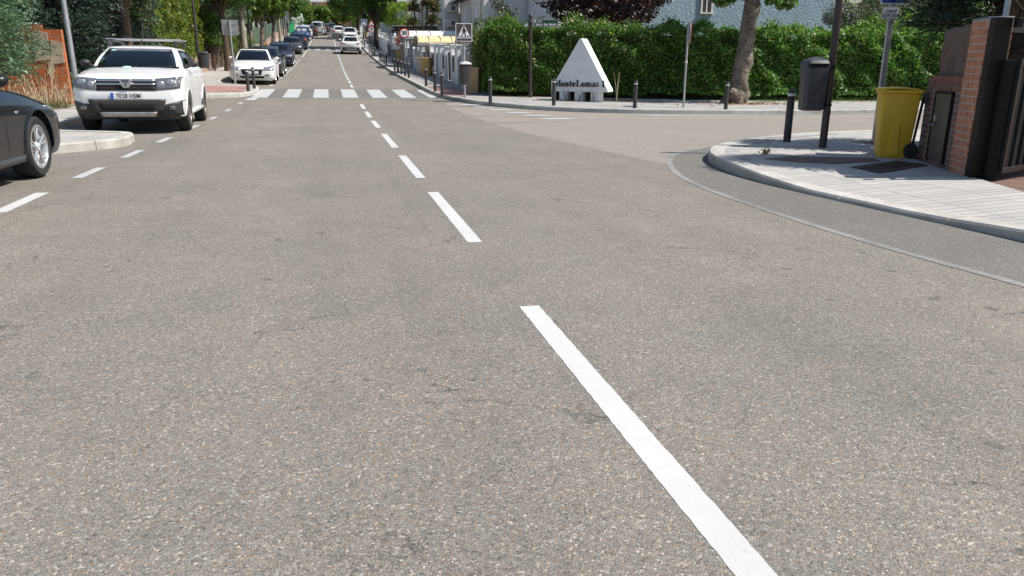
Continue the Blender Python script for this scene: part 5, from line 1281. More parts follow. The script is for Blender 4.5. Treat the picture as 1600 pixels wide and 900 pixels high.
# ------------------------------------------------------------------ white triangular monument
ma = math.atan2(-.656, .755)           # base line runs right and towards the camera
mo = thing('monument', 'white triangular brick monument with black raised lettering', 'monument', (6.98, 24.75, H(7, 24.7)+PAVE), ma)
m = MB(); m.prism([(.22, .27), (2.16, .27), (2.16, .34), (1.225, 1.905), (1.165, 1.905), (.22, .42)], 0, .48); m.build('triangle', MT['monument'], mo, smooth=0, bevel=.008)
for x0, x1 in ((.2, .23), (.48, .74), (1.02, 1.28), (1.58, 1.86)):
    m = MB(); m.box(((x0+x1)/2, .22, .125), (x1-x0, .40, .33)); m.build('pier', MT['monument'], mo, bevel=.006)
m = MB(); m.box((1.03, .203, .46), (1.68, .37, .365)); m.build('sign_block', MT['monument'], mo, bevel=.006)
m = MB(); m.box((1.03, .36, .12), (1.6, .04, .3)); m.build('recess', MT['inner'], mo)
def serif_text(s, parent, x0, z0, hcap, y0, mat):
    m = MB(); T, t = .20, .085; xh = .66; x = 0
    kx = 1.24
    def B(a, b, c_, d): m.box((x0+(x+(a+b)/2)*hcap*kx, y0, z0+(c_+d)/2*hcap), ((b-a)*hcap*kx, .035, (d-c_)*hcap))
    def S(cx, z, w=.34): B(cx-w/2, cx+w/2, z, z+.055)
    def arc(cx, cz, rx, ry, a0, a1, thick=T, thin=t, n=14):
        o = []; i_ = []
        for k in range(n+1):
            a = R(lerp(a0, a1, k/n)); o.append((cx+rx*math.cos(a), cz+ry*math.sin(a))); i_.append((cx+(rx-thick)*math.cos(a), cz+(ry-thin)*math.sin(a)))
        for k in range(n):
            q = [o[k], o[k+1], i_[k+1], i_[k]]; m.prism([(x0+(x+a)*hcap*kx, z0+b*hcap) for a, b in q], y0-.0175, y0+.0175)
    def poly(q): m.prism([(x0+(x+a)*hcap*kx, z0+b*hcap) for a, b in q], y0-.0175, y0+.0175)
    for ch in s:
        if ch == 'M':
            B(.10, .17, 0, 1); B(.74, .92, 0, 1); S(.14, 0, .3); S(.83, 0, .36); S(.1, .945, .2); S(.88, .945, .26)
            poly([(.10, 1), (.29, 1), (.53, .2), (.46, 0), (.40, 0)]); poly([(.46, 0), (.53, .14), (.76, 1), (.74, 1), (.70, .96)]); x += 1.02
        elif ch == 'o': arc(.27, .32, .27, .345, 0, 360, .19, .085, 24); x += .59
        elif ch in 'nm':
            B(.06, .23, 0, xh); S(.145, 0); S(.08, xh-.055, .16); arc(.32, .40, .20, .27, 0, 150, .16, .07); B(.36, .52, 0, .41); S(.44, 0, .32); x += .62
            if ch == 'm': x -= .13; arc(.13, .40, .20, .27, 0, 150, .16, .07); B(.17, .33, 0, .41); S(.25, 0, .32); x += .43
        elif ch == 't': B(.08, .25, .1, .86); B(0, .36, xh-.06, xh); arc(.26, .13, .18, .14, 180, 330, .16, .06); x += .40
        elif ch == 'e': arc(.26, .32, .26, .345, 15, 325, .19, .085, 22); B(.14, .51, .34, .395); arc(.26, .32, .26, .345, 0, 20, .15, .05, 3); x += .56
        elif ch == 'L': B(.12, .32, 0, 1); S(.22, .945, .42); S(.22, 0, .42); B(.2, .68, 0, .06); poly([(.62, 0), (.70, 0), (.72, .3), (.68, .3)]); x += .76
        elif ch == 'a': arc(.22, .17, .21, .19, 60, 310, .14, .05); B(.32, .48, 0, .45); S(.48, 0, .2); arc(.27, .45, .21, .215, 0, 170, .14, .07); x += .58
        elif ch == 's': arc(.22, .49, .19, .18, 20, 270, .13, .06); arc(.22, .18, .20, .19, -160, 90, .13, .06); x += .48
        elif ch == 'I': B(.12, .32, 0, 1); S(.22, .945, .44); S(.22, 0, .44); x += .5
        else: x += .34
    return m.build('lettering', mat, parent, smooth=0)
serif_text('MonteLomas I', mo, .30, .43, .195, -.012, MT['ink'])
# ------------------------------------------------------------------ hedges and plants on the far corner
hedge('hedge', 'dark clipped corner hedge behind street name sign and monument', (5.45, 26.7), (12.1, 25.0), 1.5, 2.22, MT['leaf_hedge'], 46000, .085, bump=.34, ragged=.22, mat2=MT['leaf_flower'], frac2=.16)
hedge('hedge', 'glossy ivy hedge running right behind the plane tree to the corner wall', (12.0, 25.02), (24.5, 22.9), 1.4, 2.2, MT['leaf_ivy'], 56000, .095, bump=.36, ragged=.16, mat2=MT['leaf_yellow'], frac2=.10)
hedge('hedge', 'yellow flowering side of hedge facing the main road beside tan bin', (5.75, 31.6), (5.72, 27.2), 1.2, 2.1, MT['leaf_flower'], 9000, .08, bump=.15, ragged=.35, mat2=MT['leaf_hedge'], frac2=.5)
tree('plane_tree', 'thick gnarled plane trunk with burls growing before the ivy hedge', 12.9, 23.0, 3.3, .29, (1.9, .5, 6.0), (2.2, 2.2, 2.0), 7500, .19, 'leaf_plane', 'bark', 34, None, (.35, 0), extra=[(-.75, -.2, 3.12, .36), (1.3, -.3, 3.1, .38), (.75, -.5, 3.2, .35), (-.3, -.4, 3.3, .3)], burl=[(.22, -.6, .27), (.28, -2.3, .22), (.5, -.9, .2), (1.35, -.3, .2), (.02, 2.9, .27)], seed=5)
shrub('leafy_branch', 'hanging plane twigs', 12.9, 22.0, (.1, .1, .1), 10, .1, 'leaf_plane', 3.2) if False else None
tree('plum_tree', 'purple-leaved plum tree rising above the corner hedge', 11.2, 30.8, 2.6, .13, (-.1, 0, 4.35), (3.2, 2.6, 1.9), 32000, .125, 'leaf_plum', 'barkdark', 60, None, (.5, 0), tight=.30, seed=9)
tree('olive_tree', 'silvery olive tree behind the ivy hedge right of the blue wall', 25.2, 31.5, 1.4, .2, (-.3, 0, 3.2), (3.4, 1.9, 1.7), 26000, .11, 'leaf_olive', 'barkbrown', 44, tight=.30, aspect=.3, seed=4)
shrub('laurel_bush', 'bright green shoots growing above the hedge below the olive tree', 20.6, 25.4, (1.6, .5, .7), 1500, .10, 'leaf_laurel', 2.5)
shrub('rose_bush', 'loose pale shrub growing above hedge before the white houses', 8.3, 37, (.75, .7, 1.0), 900, .12, 'leaf_olive', 3.0)
hb = thing('shrub_row', 'scruffy shrubs with yellow flowers behind the corner hedge', 'bush', at(6.6, 29.6))
cl, cs, P, dd_ = crown_points((0, 0, 2.05), (1.3, 1.7, .5), 16, 3000, .5); v, q = leaves(P, .10, dd_, .7, .6); big_mesh('foliage', v, q, [MT['leaf_flower'], MT['leaf_olive']], (RNG.uniform(size=len(q)) < .45).astype(int), hb)
m = MB(); [m.tube([(0, 0, 0), tuple(Vector(c_)*.6), tuple(c_)], [.03, .02, .006], 5) for c_ in cl[:8]]; m.build('stem', MT['barkbrown'], hb)
# ------------------------------------------------------------------ houses on the right
def window_on(root, x, y0, y1, z0, z1, shut=.4, face='x'):
    """window in a wall facing -x (or -y)"""
    m = MB(); cy_, cz = (y0+y1)/2, (z0+z1)/2
    def bx(c_, d): (m.box(c_, d) if face == 'x' else m.box((c_[1], c_[0], c_[2]), (d[1], d[0], d[2])))
    bx((x-.02, y0, cz), (.10, .07, z1-z0+.07)); bx((x-.02, y1, cz), (.10, .07, z1-z0+.07)); bx((x-.02, cy_, z1), (.098, y1-y0, .07)); bx((x-.05, cy_, z0-.03), (.2, y1-y0+.2, .06)); bx((x-.012, cy_, cz), (.07, .05, z1-z0-.07))
    w = m.build('window', MT['cream'], root); m = MB(); bx((x+.01, cy_, cz), (.03, y1-y0-.07, z1-z0-.07)); m.build('pane', MT['glass'], w)
    if shut: m = MB(); bx((x-.012, cy_, z1-.04-(z1-z0)*shut/2), (.04, y1-y0-.08, (z1-z0)*shut-.04)); m.build('shutter', MT['whitewall'], w)
hs = thing('blue_house', 'pale blue rough-rendered end house behind the hedges and plum tree', 'house', (0, 0, 0))
zg = H(14, 36)-.3
m = MB(); m.box((18.9, 41.5, zg+3.9), (13.0, 11, 7.8)); m.build('wall', MT['blue'], hs)
m = MB(); m.box((12.25, 41.5, zg+3.7), (.3, 10.98, 7.4)); m.build('front_wall', MT['whitewall'], hs)
m = MB(); m.box((11.5, 36.25, zg+2.2), (1.7, .5, 4.4)); m.build('wing_wall', MT['roughwhite'], hs)
m = MB(); m.prism([(11.6, zg+7.6), (25.9, zg+7.6), (18.9, zg+10.4)], 35.6, 47.4); m.build('roof', MT['roofgrey'], hs)
window_on(hs, 35.98, 17.95, 18.5, 3.7, 4.6, 0, 'y')
for y0 in (37.5, 40.3, 43.6): window_on(hs, 12.08, y0, y0+1.1, zg+2.1, zg+3.9, .75)
m = MB(); m.box((26.6, 37.0, zg+1.35), (2.6, .25, 2.9)); m.build('garden_wall', MT['whitewall'], hs)
labs = ['white terraced house nearest the zebra sign with rough render wing', 'second white terraced house, with two air conditioners on its wing', 'third white terraced house behind the spiky palms', 'farthest white terraced house beside the big dark tree']
for i, (y0, y1, xf) in enumerate([(47, 62, 10.45), (62, 77, 10.3), (77, 92, 9.9), (92, 110, 9.4)]):
    h_ = thing('terraced_house', labs[i], 'house', (0, 0, 0), 0, 'white terraced houses'); zg = H(11, (y0+y1)/2)-.2; zb = H(11, y0)-.3; T_ = zg+5.0
    m = MB(); m.box((xf+4.5, (y0+y1)/2+.2, (T_+zb)/2), (9, y1-y0-.4, T_-zb)); m.build('wall', MT['whitewall'], h_)
    m = MB(); m.box((xf-.52, y0+.3, (T_+zb)/2+.15), (1.1, .6, T_-zb+.3)); m.build('wing_wall', MT['roughwhite'], h_)
    m = MB(); m.box((xf-.3, y0+5.2, (T_+zb)/2-.1), (.62, 3.0, T_-zb-.2)); m.build('bay', MT['cream'], h_)
    m = MB(); m.prism([(xf-.75, T_+.05), (xf-.75, T_+.2), (xf+4.5, T_+2.0), (xf+9.6, T_+.2), (xf+9.6, T_+.05)], y0+.1, y1); m.build('roof', MT['roofgrey'], h_)
    m = MB(); m.box((xf-.8, (y0+y1)/2, T_+.06), (.1, y1-y0, .12)); m.build('gutter', MT['cream'], h_)
    for (a, b, xx) in ((1.4, 2.5, xf), (7.6, 8.6, xf), (10.2, 11.4, xf), (4.4, 5.6, xf-.61)): window_on(h_, xx, y0+a, y0+b, zg+2.7, zg+4.3, .6)
    m = MB(); m.prism([(xf-2.6, zg+2.15), (xf-.02, zg+2.75), (xf-.02, zg+2.62), (xf-2.6, zg+2.02)], y0+8.5, y0+14.5); m.build('porch_roof', MT['roofgrey'], h_)
    m = MB(); m.box((xf-1.6, y0+8.4, zg+1.2), (2.0, .2, 2.4)); m.build('porch_wall', MT['cream'], h_)
for i, (z_, lab) in enumerate(((4.3, 'upper air conditioner on the rough render wing of white house'), (3.2, 'lower air conditioner on the rough render wing of white house'))):
    a = thing('air_conditioner', lab, 'air conditioner', (9.75, 61.93, H(10, 62)+z_-.3)); m = MB(); m.box((0, -.16, 0), (.8, .3, .6)); m.build('case', MT['cream'], a, bevel=.02)
    m = MB(); m.lathe([(.001, -.32), (.17, -.32), (.19, -.305)], 20, 'Y', (.1, 0, 0)); m.build('fan', MT['plasticgrey'], a); [MB().box((sx, -.06, -.34), (.04, .35, .05)).build('bracket', MT['galv'], a) for sx in (-.3, .3)]
nb = thing('neighbour_house', 'pale house with a red tiled roof beyond the olive tree', 'house', (0, 0, 0))
m = MB(); m.box((40, 58, 3.0), (26, 9, 6.6)); m.build('wall', MT['cream'], nb)
m = MB(); m.prism([(52.9, 3.6), (53.1, 3.75), (58, 5.6), (62.9, 3.75), (63.1, 3.6)], 26.6, 53.4, 'YZ'); nr_ = m.build('roof', MT['roofred'], nb)
for x0 in (30, 36, 42): window_on(nb, 53.48, x0, x0+1.4, 1.2, 2.6, .4, 'y')
for i, (x_, y_) in enumerate(((31, 40), (38, 42), (46, 44))):
    tree('garden_tree', ['leafy tree behind the olive, left one', 'leafy tree behind the olive, middle one', 'leafy tree behind the olive, right one'][i], x_, y_, 1.6, .2, (0, 0, 3.2), (3.6, 3, 2.1), 6000, .2, 'leaf_plane', 'barkdark', 36, 'garden trees behind the olive', dz=0, seed=160+i)
# garden fronts with pillars, panels and gates
GF = 'white garden fronts along the right pavement'
def garden_front(label, y0, y1, x=5.55, hgt=1.32, gate=True, mesh=True):
    z = H(x, y0); root = thing('garden_wall', label, 'garden wall', (x, y0, z+PAVE), 0, GF); Lg = y1-y0
    zo = lambda t: H(x, y0+t)-z
    pos = [.15, 1.35, 1.75, Lg*.45, Lg*.45+1.9, Lg-.15]
    for i, t in enumerate(pos):
        m = MB(); hh = hgt+.16+(.1 if i % 2 else 0); m.box((0, t, zo(t)+hh/2-.1), (.3, .3, hh+.2)); m.prism([(-.19, t-.19), (.19, t-.19), (.19, t+.19), (-.19, t+.19)], zo(t)+hh, zo(t)+hh+.05, 'XY'); m.build('pillar', MT['whitewall'], root, smooth=0, bevel=.01)
    def wall(a, b, hh):
        m = MB(); n = max(2, int((b-a)/1.2)+1); m.grid([[( -.1, lerp(a, b, i/(n-1)), zo(lerp(a, b, i/(n-1)))-.2), (-.1, lerp(a, b, i/(n-1)), zo(lerp(a, b, i/(n-1)))+hh), (.1, lerp(a, b, i/(n-1)), zo(lerp(a, b, i/(n-1)))+hh), (.1, lerp(a, b, i/(n-1)), zo(lerp(a, b, i/(n-1)))-.2)] for i in range(n)], n, 4, 0, True)
        m.f += [(0, 1, 2, 3), tuple(4*(n-1)+i for i in (3, 2, 1, 0))]; m.m += [0, 0]; return m.build('wall', MT['whitewall'], root, smooth=0)
    w1 = wall(1.9, Lg*.45-.15, hgt-.12); w2 = wall(Lg*.45+2.05, Lg-.3, hgt-.2)
    if mesh:
        for a in (2.25, Lg*.45+2.35):
            m = MB(); m.box((-.112, a+.25, zo(a)+.82), (.02, .42, .62)); m.build('meter_grille', MT['steel'], root)
    m = MB(); t = .75; m.box((0, t, zo(t)+.66), (.05, .88, 1.22)); m.build('gate', MT['steel'], root)
    if gate: m = MB(); t = Lg*.45+.95; m.box((.02, t, zo(t)+.68), (.05, 1.55, 1.25)); m.build('gate', MT['steel'] if mesh else MT['cream'], root)
    return root
for lab, a, b, mm in [('white garden front with two dark grilles nearest the tan hedge bin', 31.8, 38.4, True), ('white garden front beneath the yellow canopy', 38.5, 46.4, True), ('white garden front with pink oleander behind the 30 sign', 46.5, 55.4, True), ('white garden front with cream gate past the oleander', 55.5, 64.4, False), ('white garden front before the dark pergola', 64.5, 74, True), ('white garden front behind the large tree trunk', 74.1, 84, False), ('farthest white garden front beyond bump warning sign', 84.1, 100, True)]:
    garden_front(lab, a, b, mesh=mm)
for k, (yy, xx) in enumerate(((64.9, 5.55), (67.2, 5.55))):
    g_ = thing('globe_lamp', ['nearer small white globe lamp on garden pillar', 'farther small white globe lamp on garden pillar'][k], 'lamp', at(xx, yy, PAVE+1.45)); m = MB(); m.tube([(0, 0, 0), (0, 0, .25)], .03, 8); m.build('stem', MT['white'], g_); m = MB(); m.lathe([(.001, .2), (.09, .24), (.13, .33), (.09, .42), (.001, .46)], 14); m.build('globe', MT['white'], g_, smooth=80)
def canopy(label, x0, x1, y0, y1, zl, zt, mat, nrib=5, legs=True):
    root = thing('canopy', label, 'canopy', (x0, y0, H(x0, y0)+PAVE)); Lc = x1-x0; D = y1-y0; P = []
    for i in range(25):
        x = Lc*i/24; P.append([(x, D*(1-math.cos(PI*j/16))/2, zl+(zt-zl)*math.sin(PI*j/16)) for j in range(17)])
    m = MB(); m.grid(P, 25, 17); m.build('vault', mat, root, smooth=60, solid=.012)
    m = MB()
    for i in range(nrib): x = Lc*i/(nrib-1); m.tube([(x, D*(1-math.cos(PI*j/10))/2, zl+(zt-zl)*math.sin(PI*j/10)+.02) for j in range(11)], .03, 6)
    m.box((Lc/2, 0, zl-.05), (Lc+.1, .08, .12)); m.box((Lc/2, D, zl-.05), (Lc+.1, .08, .12)); m.build('frame', MT['galv'], root)
    if legs:
        for x in (.15, Lc-.15):
            for y_ in (.04, D-.04): m = MB(); m.box((x, y_, zl/2-.1), (.08, .08, zl+.05)); m.build('leg', MT['galv'], root)
    return root
canopy('yellowed vaulted canopy over a driveway beside the zebra sign', 4.95, 8.1, 43.2, 45.9, 1.60, 2.02, MT['polyyellow'], 6)
canopy('longer white vaulted canopy behind the yellow one', 4.95, 8.4, 51.0, 54.0, 1.85, 2.30, MT['polywhite'], 5)
canopy('small dark arched awning half hidden by the zebra sign', 6.2, 7.7, 36.6, 38.2, 1.85, 2.30, MT['plasticgrey'], 2)
pg = thing('pergola', 'dark flat pergola roof over a drive below the spiky palms', 'pergola', at(5.75, 66))
for z_ in (2.35, 2.15): m = MB(); m.box((1.6, .05 if z_ > 2.2 else .2, z_), (3.6, .12, .14)); m.build('beam', MT['steel'], pg)
m = MB(); m.box((1.6, 2.0, 2.46), (3.8, 4.2, .06)); m.build('roof_panel', MT['galv'], pg)
for x_ in (.05, 3.2): 
    for y_ in (.05, 3.9): m = MB(); m.box((x_, y_, 1.14), (.14, .14, 2.28)); m.build('post', MT['steel'], pg)
def yucca(label, x, y_, heads):
    root = thing('yucca_palm', label, 'palm', at(x, y_)); V = []; m = MB()
    for hx, hy, hz, r_ in heads:
        m.tube([(hx*.15, hy*.15, 0), (hx*.6, hy*.6, hz*.5), (hx, hy, hz)], [.09, .06, .05], 8)
        n = 190; d = rand_dirs(n); d[:, 2] = np.where(d[:, 2] < -.6, -d[:, 2], d[:, 2])*.9+.05; d = unit(d); ln = r_*RNG.uniform(.75, 1.1, n)
        c0 = np.array([hx, hy, hz]); v_ = unit(np.cross(d, rand_dirs(n))); V.append(leaf_quads(c0+d*(ln/2)[:, None], d, v_, ln, .075))
    v, q = join(V); big_mesh('crown', v, q, MT['leaf_yucca'], None, root); m.build('trunk', MT['barkbrown'], root, smooth=60)
yucca('many-headed spiky yucca palm before the white houses', 6.9, 58, [(-.5, 0, 3.7, .7), (.5, .1, 4.1, .8), (.1, -.2, 4.5, .75), (-.65, -.1, 2.7, .6), (.85, 0, 2.9, .75), (1.0, .2, 3.7, .75)])
shrub('oleander', 'pink flowering oleander behind the 30 sign', 5.6, 56.0, (.9, .9, .6), 1400, .12, 'petal', 1.75)
shrub('lime_shrub', 'bright lime green shrub in front of the white houses', 6.9, 72, (1.7, 1.5, 1.3), 3500, .16, 'leaf_lime', 3.2)
shrub('lime_shrub', 'small lime green shrub below the white canopy edge', 5.9, 60.5, (.7, .7, .5), 800, .13, 'leaf_lime', 1.4)

# ------------------------------------------------------------------ trees up the street
TG = 'street trees along both pavements'
tree('street_tree', 'big dense street tree with dark trunk on the right pavement', 5.05, 81, 2.5, .26, (-.2, .3, 6.2), (3.2, 3.4, 3.4), 15000, .22, 'leaf_plane', 'barkdark', 54, TG, tight=.30, seed=21)
tree('street_tree', 'dark street tree behind the blue crossing sign', 5.0, 103, 2.4, .22, (-.4, 0, 5.6), (3.1, 3.0, 3.0), 9000, .26, 'leaf_plane', 'barkdark', 36, TG, seed=22)
tree('street_tree', 'dark street tree leaning over the white people carrier', 4.9, 118, 2.4, .22, (-1.0, 0, 5.2), (3.3, 3.2, 3.0), 8000, .28, 'leaf_plane', 'barkdark', 34, TG, seed=23)
tree('street_tree', 'pale green round tree at right of the street end', 4.6, 142, 1.6, .2, (-1.0, 0, 3.1), (2.6, 2.4, 1.6), 6000, .28, 'leaf_bright', 'bark', 30, TG, seed=24)
tree('street_tree', 'pale green round tree in the middle of the street end', -1.4, 152, 1.6, .22, (0, 0, 3.0), (3.0, 2.6, 1.6), 7000, .28, 'leaf_bright', 'bark', 30, TG, seed=25)
tree('street_tree', 'dark tall tree closing the street end', 2.0, 172, 1.6, .3, (0, 0, 3.2), (4.0, 3, 2.3), 8000, .34, 'leaf_plane', 'barkdark', 36, TG, seed=26)
tree('street_tree', 'dark tall tree at left of the street end', -6.5, 160, 3, .3, (0, 0, 6), (5, 4, 4.5), 8000, .34, 'leaf_plane', 'barkdark', 36, TG, seed=27)
tree('street_tree', 'dark tree far right behind the street end', 8.5, 165, 3, .3, (0, 0, 6.5), (5, 4, 4.6), 8000, .34, 'leaf_plane', 'barkdark', 36, TG, seed=28)
tree('street_tree', 'wide pine-green tree below the red roofed house', 1.5, 205, 1.5, .3, (0, 0, 3.0), (9, 3, 2.0), 9000, .4, 'leaf_plane', 'barkdark', 50, TG, seed=29)
for i, (x, y_, th, cz, rad, n, leaf, bark, lab) in enumerate([
  (-5.15, 44.5, 3.0, 5.2, (2.3, 2.4, 2.1), 9000, 'leaf_plane', 'barkbrown', 'reddish trunked street tree behind the grey sign back'),
  (-5.05, 53.5, 3.0, 5.2, (2.0, 2.2, 2.1), 8000, 'leaf_plane', 'barkpale', 'pale trunked street tree behind the white saloon roof'),
  (-4.85, 63.5, 2.2, 4.2, (1.9, 2.2, 1.8), 7500, 'leaf_bright', 'bark', 'bright green leaning plane tree left of the orange bin'),
  (-4.8, 77, 2.2, 4.6, (1.9, 2.4, 1.9), 7500, 'leaf_bright', 'bark', 'bright green plane tree right of the orange bin'),
  (-4.8, 92, 2.3, 4.6, (2.0, 2.4, 2.0), 6000, 'leaf_bright', 'barkpale', 'bright plane tree before the green fence'),
  (-4.8, 108, 2.4, 4.8, (2.4, 2.6, 2.1), 6000, 'leaf_plane', 'bark', 'mid green plane tree near the green fence'),
  (-4.8, 126, 2.4, 4.8, (2.8, 2.8, 2.2), 6000, 'leaf_plane', 'bark', 'plane tree far up left pavement above the blue crossover')]):
    tree('street_tree', lab, x, y_, th, .2 if i != 0 else .19, (.15, 0, cz), rad, n, .2 if i < 2 else .22, leaf, bark, 30, TG, (.35, 0) if i in (2, 3) else (0, 0), seed=40+i)
# left side: conifers, hedge, walls
conifer('cypress', 'blue-green feathery cypress leaning over the orange brick wall', -7.75, 19.6, 6.5, 1.75, 2600, 'leaf_blue', .75, .6, 26, .085, dz=PAVE, aspect=.34, skirt=2)
CG = 'dark conifers on the left plot'
conifer('cypress', 'dark cypress directly behind the galvanised pole', -7.1, 24.6, 7, 1.6, 1700, 'leaf_darkcyp', .3, .6, 22, .105, group=CG, skirt=2)
conifer('cypress', 'dark cypress behind the white off-road car roof', -6.6, 28.6, 7, 1.3, 1500, 'leaf_darkcyp', .4, .6, 22, .105, group=CG, skirt=2)
conifer('cypress', 'black-green cypress at far left behind the feathery one', -11.0, 23.5, 8, 2.4, 1500, 'leaf_darkcyp', .3, .8, 14, .22, group=CG, skirt=2)
conifer('cypress', 'tall dark cypress in the middle of the left plot', -10, 29.5, 9, 2.4, 1500, 'leaf_darkcyp', .3, .8, 14, .22, group=CG, skirt=2)
conifer('cypress', 'dark cypress left of the yellow-green hedge', -8.9, 34.5, 9, 2.2, 1200, 'leaf_darkcyp', .3, .8, 14, .22, group=CG, skirt=2)
tree('plane_tree', 'rough trunked plane tree above the white off-road car', -6.0, 26.6, 2.6, .17, (.2, 0, 4.6), (2.4, 2.2, 1.7), 9000, .17, 'leaf_plane', 'barkbrown', 34, None, (.1, 0), seed=61)
bw = thing('brick_wall', 'broken orange hollow-brick wall behind dry weeds', 'wall', (-9.4, 22.25, H(-8, 22)+PAVE-.05), R(-2))
m = MB(); m.box((1.25, .06, .98), (2.5, .14, 1.98)); m.box((2.72, .06, .93), (.46, .14, 1.88)); m.build('wall', MT['hollow'], bw)
for (a, b, z0, z1) in ((2.25, 2.62, 1.10, 1.86), (2.62, 2.93, 1.02, 1.62), (2.50, 2.66, .78, 1.1)):
    m = MB(); m.prism([(a, z0), (b, z0+.05), (b+.01, z1-.06), (a+.06, z1)], -.034, -.012); m.build('render_patch', MT['render'], bw)
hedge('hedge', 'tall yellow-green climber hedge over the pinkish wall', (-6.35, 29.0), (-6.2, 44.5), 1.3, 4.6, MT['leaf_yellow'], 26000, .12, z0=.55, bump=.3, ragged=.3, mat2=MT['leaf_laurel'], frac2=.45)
gw = thing('garden_wall', 'low pinkish wall under the yellow-green hedge', 'wall', (-6.12, 29, H(-6, 29)+PAVE), R(90))
m = MB(); m.grid([[(t, a, H(-6, 29+t)-H(-6, 29)+z) for a, z in ((.0, -.2), (.0, .85), (.25, .85), (.25, -.2))] for t in np.linspace(0, 40, 21)], 21, 4, 0, True); m.build('wall', MT['pinkwall'], gw, smooth=0)
def bare_hedge(label, x, y0, y1, h, n):
    root = thing('bare_hedge', label, 'hedge', at(x, y0)); Lh = y1-y0
    B = np.stack([RNG.uniform(-.5, .35, n), RNG.uniform(0, Lh, n), RNG.uniform(.3, h, n)], 1); B[:, 2] += np.array([H(x, y0+t)-H(x, y0) for t in B[:, 1]])
    D = unit(np.stack([RNG.uniform(-.2, .5, n), RNG.normal(size=n)*.3, RNG.uniform(.2, 1, n)], 1)); v, f = sprays(B, D, RNG.uniform(.3, .8, n), 10, .26, .10, -.1); big_mesh('twigs', v, f, MT['twig'], None, root)
    k = n//2; B2 = np.stack([RNG.uniform(-.7, .6, k), RNG.uniform(0, Lh, k), h-RNG.uniform(-.6, .9, k)], 1); B2[:, 2] += np.array([H(x, y0+t)-H(x, y0) for t in B2[:, 1]])
    v, f = sprays(B2, unit(np.stack([RNG.uniform(-.5, 1, k), RNG.normal(size=k)*.5, RNG.uniform(-.1, .6, k)], 1)), RNG.uniform(.4, .8, k), 12, .2, .3); big_mesh('foliage', v, f, MT['leaf_blue'], None, root)
    m = MB()
    for i in range(int(Lh/1.1)):
        yy = .5+i*1.1; z = H(x, y0+yy)-H(x, y0); m.tube([(0, yy, z-.1), (.1*math.sin(i), yy+.15*math.cos(i*2), z+h*.5), (-.1, yy, z+h)], [.13, .1, .03], 7)
        m.tube([(.05, yy, z+.6), (.35, yy+.3, z+1.8), (.3, yy+.4, z+3)], [.05, .035, .01], 5)
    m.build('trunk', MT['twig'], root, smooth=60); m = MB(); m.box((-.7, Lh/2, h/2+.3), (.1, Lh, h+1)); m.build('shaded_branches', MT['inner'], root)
    return root
bare_hedge('bare brown conifer hedge, dead inside, behind the tree trunks', -6.1, 45.5, 62, 3.4, 1500)
shrub('laurel_bush', 'glossy laurel at the end of the yellow-green hedge', -5.75, 44.2, (.55, .9, 1.5), 2200, .13, 'leaf_laurel', 1.9)
shrub('laurel_bush', 'small bright laurel behind the grey sign post', -5.6, 49.0, (.5, 1.0, .7), 1400, .13, 'leaf_laurel', 1.2)
shrub('laurel_bush', 'bright laurel between two trunks above the white saloon', -5.5, 57.5, (.6, 1.3, .9), 1500, .14, 'leaf_laurel', 1.3)
fn = thing('fence', 'green mesh fence on a low pinkish wall up the left pavement', 'fence', at(-5.5, 66))
N_ = 34
for nm, xo, z0, z1, mt in (('base_wall', 0, -.2, .7, MT['pinkwall']), ('mesh', .0, .7, 2.0, MT['greenmesh'])):
    m = MB(); m.grid([[(a+xo, t, H(-5.5, 66+t)-H(-5.5, 66)+z) for a, z in ((.0, z0), (.0, z1), (.12 if mt == MT['pinkwall'] else .02, z1), (.12 if mt == MT['pinkwall'] else .02, z0))] for t in np.linspace(0, 95, N_)], N_, 4, 0, True); m.build(nm, mt, fn, smooth=0)
for i in range(20): t = i*5; m = MB(); z = H(-5.5, 66+t)-H(-5.5, 66); m.tube([(.06, t, z), (.06, t, z+2.05)], .035, 6); m.build('post', MT['galv'], fn)
gc = thing('green_container', 'bright green tapered container beside the far left fence', 'container', at(-4.45, 118)); m = MB(); m.add([(-.55, -.5, 0), (.55, -.5, 0), (.55, .5, 0), (-.55, .5, 0), (-.2, -.2, 1.4), (.2, -.2, 1.4), (.2, .2, 1.4), (-.2, .2, 1.4)], [(0, 1, 2, 3), (4, 5, 6, 7), (0, 1, 5, 4), (1, 2, 6, 5), (2, 3, 7, 6), (3, 0, 4, 7)]); m.build('body', MT['greenplastic'], gc, smooth=0, bevel=.04); m = MB(); m.lathe([(.26, 1.38), (.28, 1.44), (.1, 1.52), (.001, 1.54)], 14); m.build('cap', MT['greenplastic'], gc)
for i in range(4):
    y_ = 70+i*22
    tree('garden_tree', ['tree crown behind the green fence, nearest of the row', 'second tree behind the green fence', 'third tree behind the green fence', 'farthest tree behind the green fence'][i], -8.8-.6*i, y_, 2.5, .25, (0, 0, 5.2), (3.2, 5, 3.2), 7000, .26, ['leaf_plane', 'leaf_bright', 'leaf_plane', 'leaf_plane'][i], 'barkdark', 40, 'trees behind the green fence', dz=0, seed=80+i)
for i in range(9):
    x_ = -34+i*8.5+random.uniform(-1, 1); y_ = 205+random.uniform(-6, 8)
    if -4 < x_ < 6: continue
    tree('garden_tree', ['first', 'second', 'third', 'fourth', 'fifth', 'sixth', 'seventh', 'eighth', 'ninth'][i]+' tree from the left in the dark belt beyond the street end', x_, y_, 3, .35, (0, 0, 6.0), (6.0, 4, 5.2), 5000, .5, 'leaf_plane', 'barkdark', 44, 'trees closing the view beyond the street', dz=0, seed=120+i)
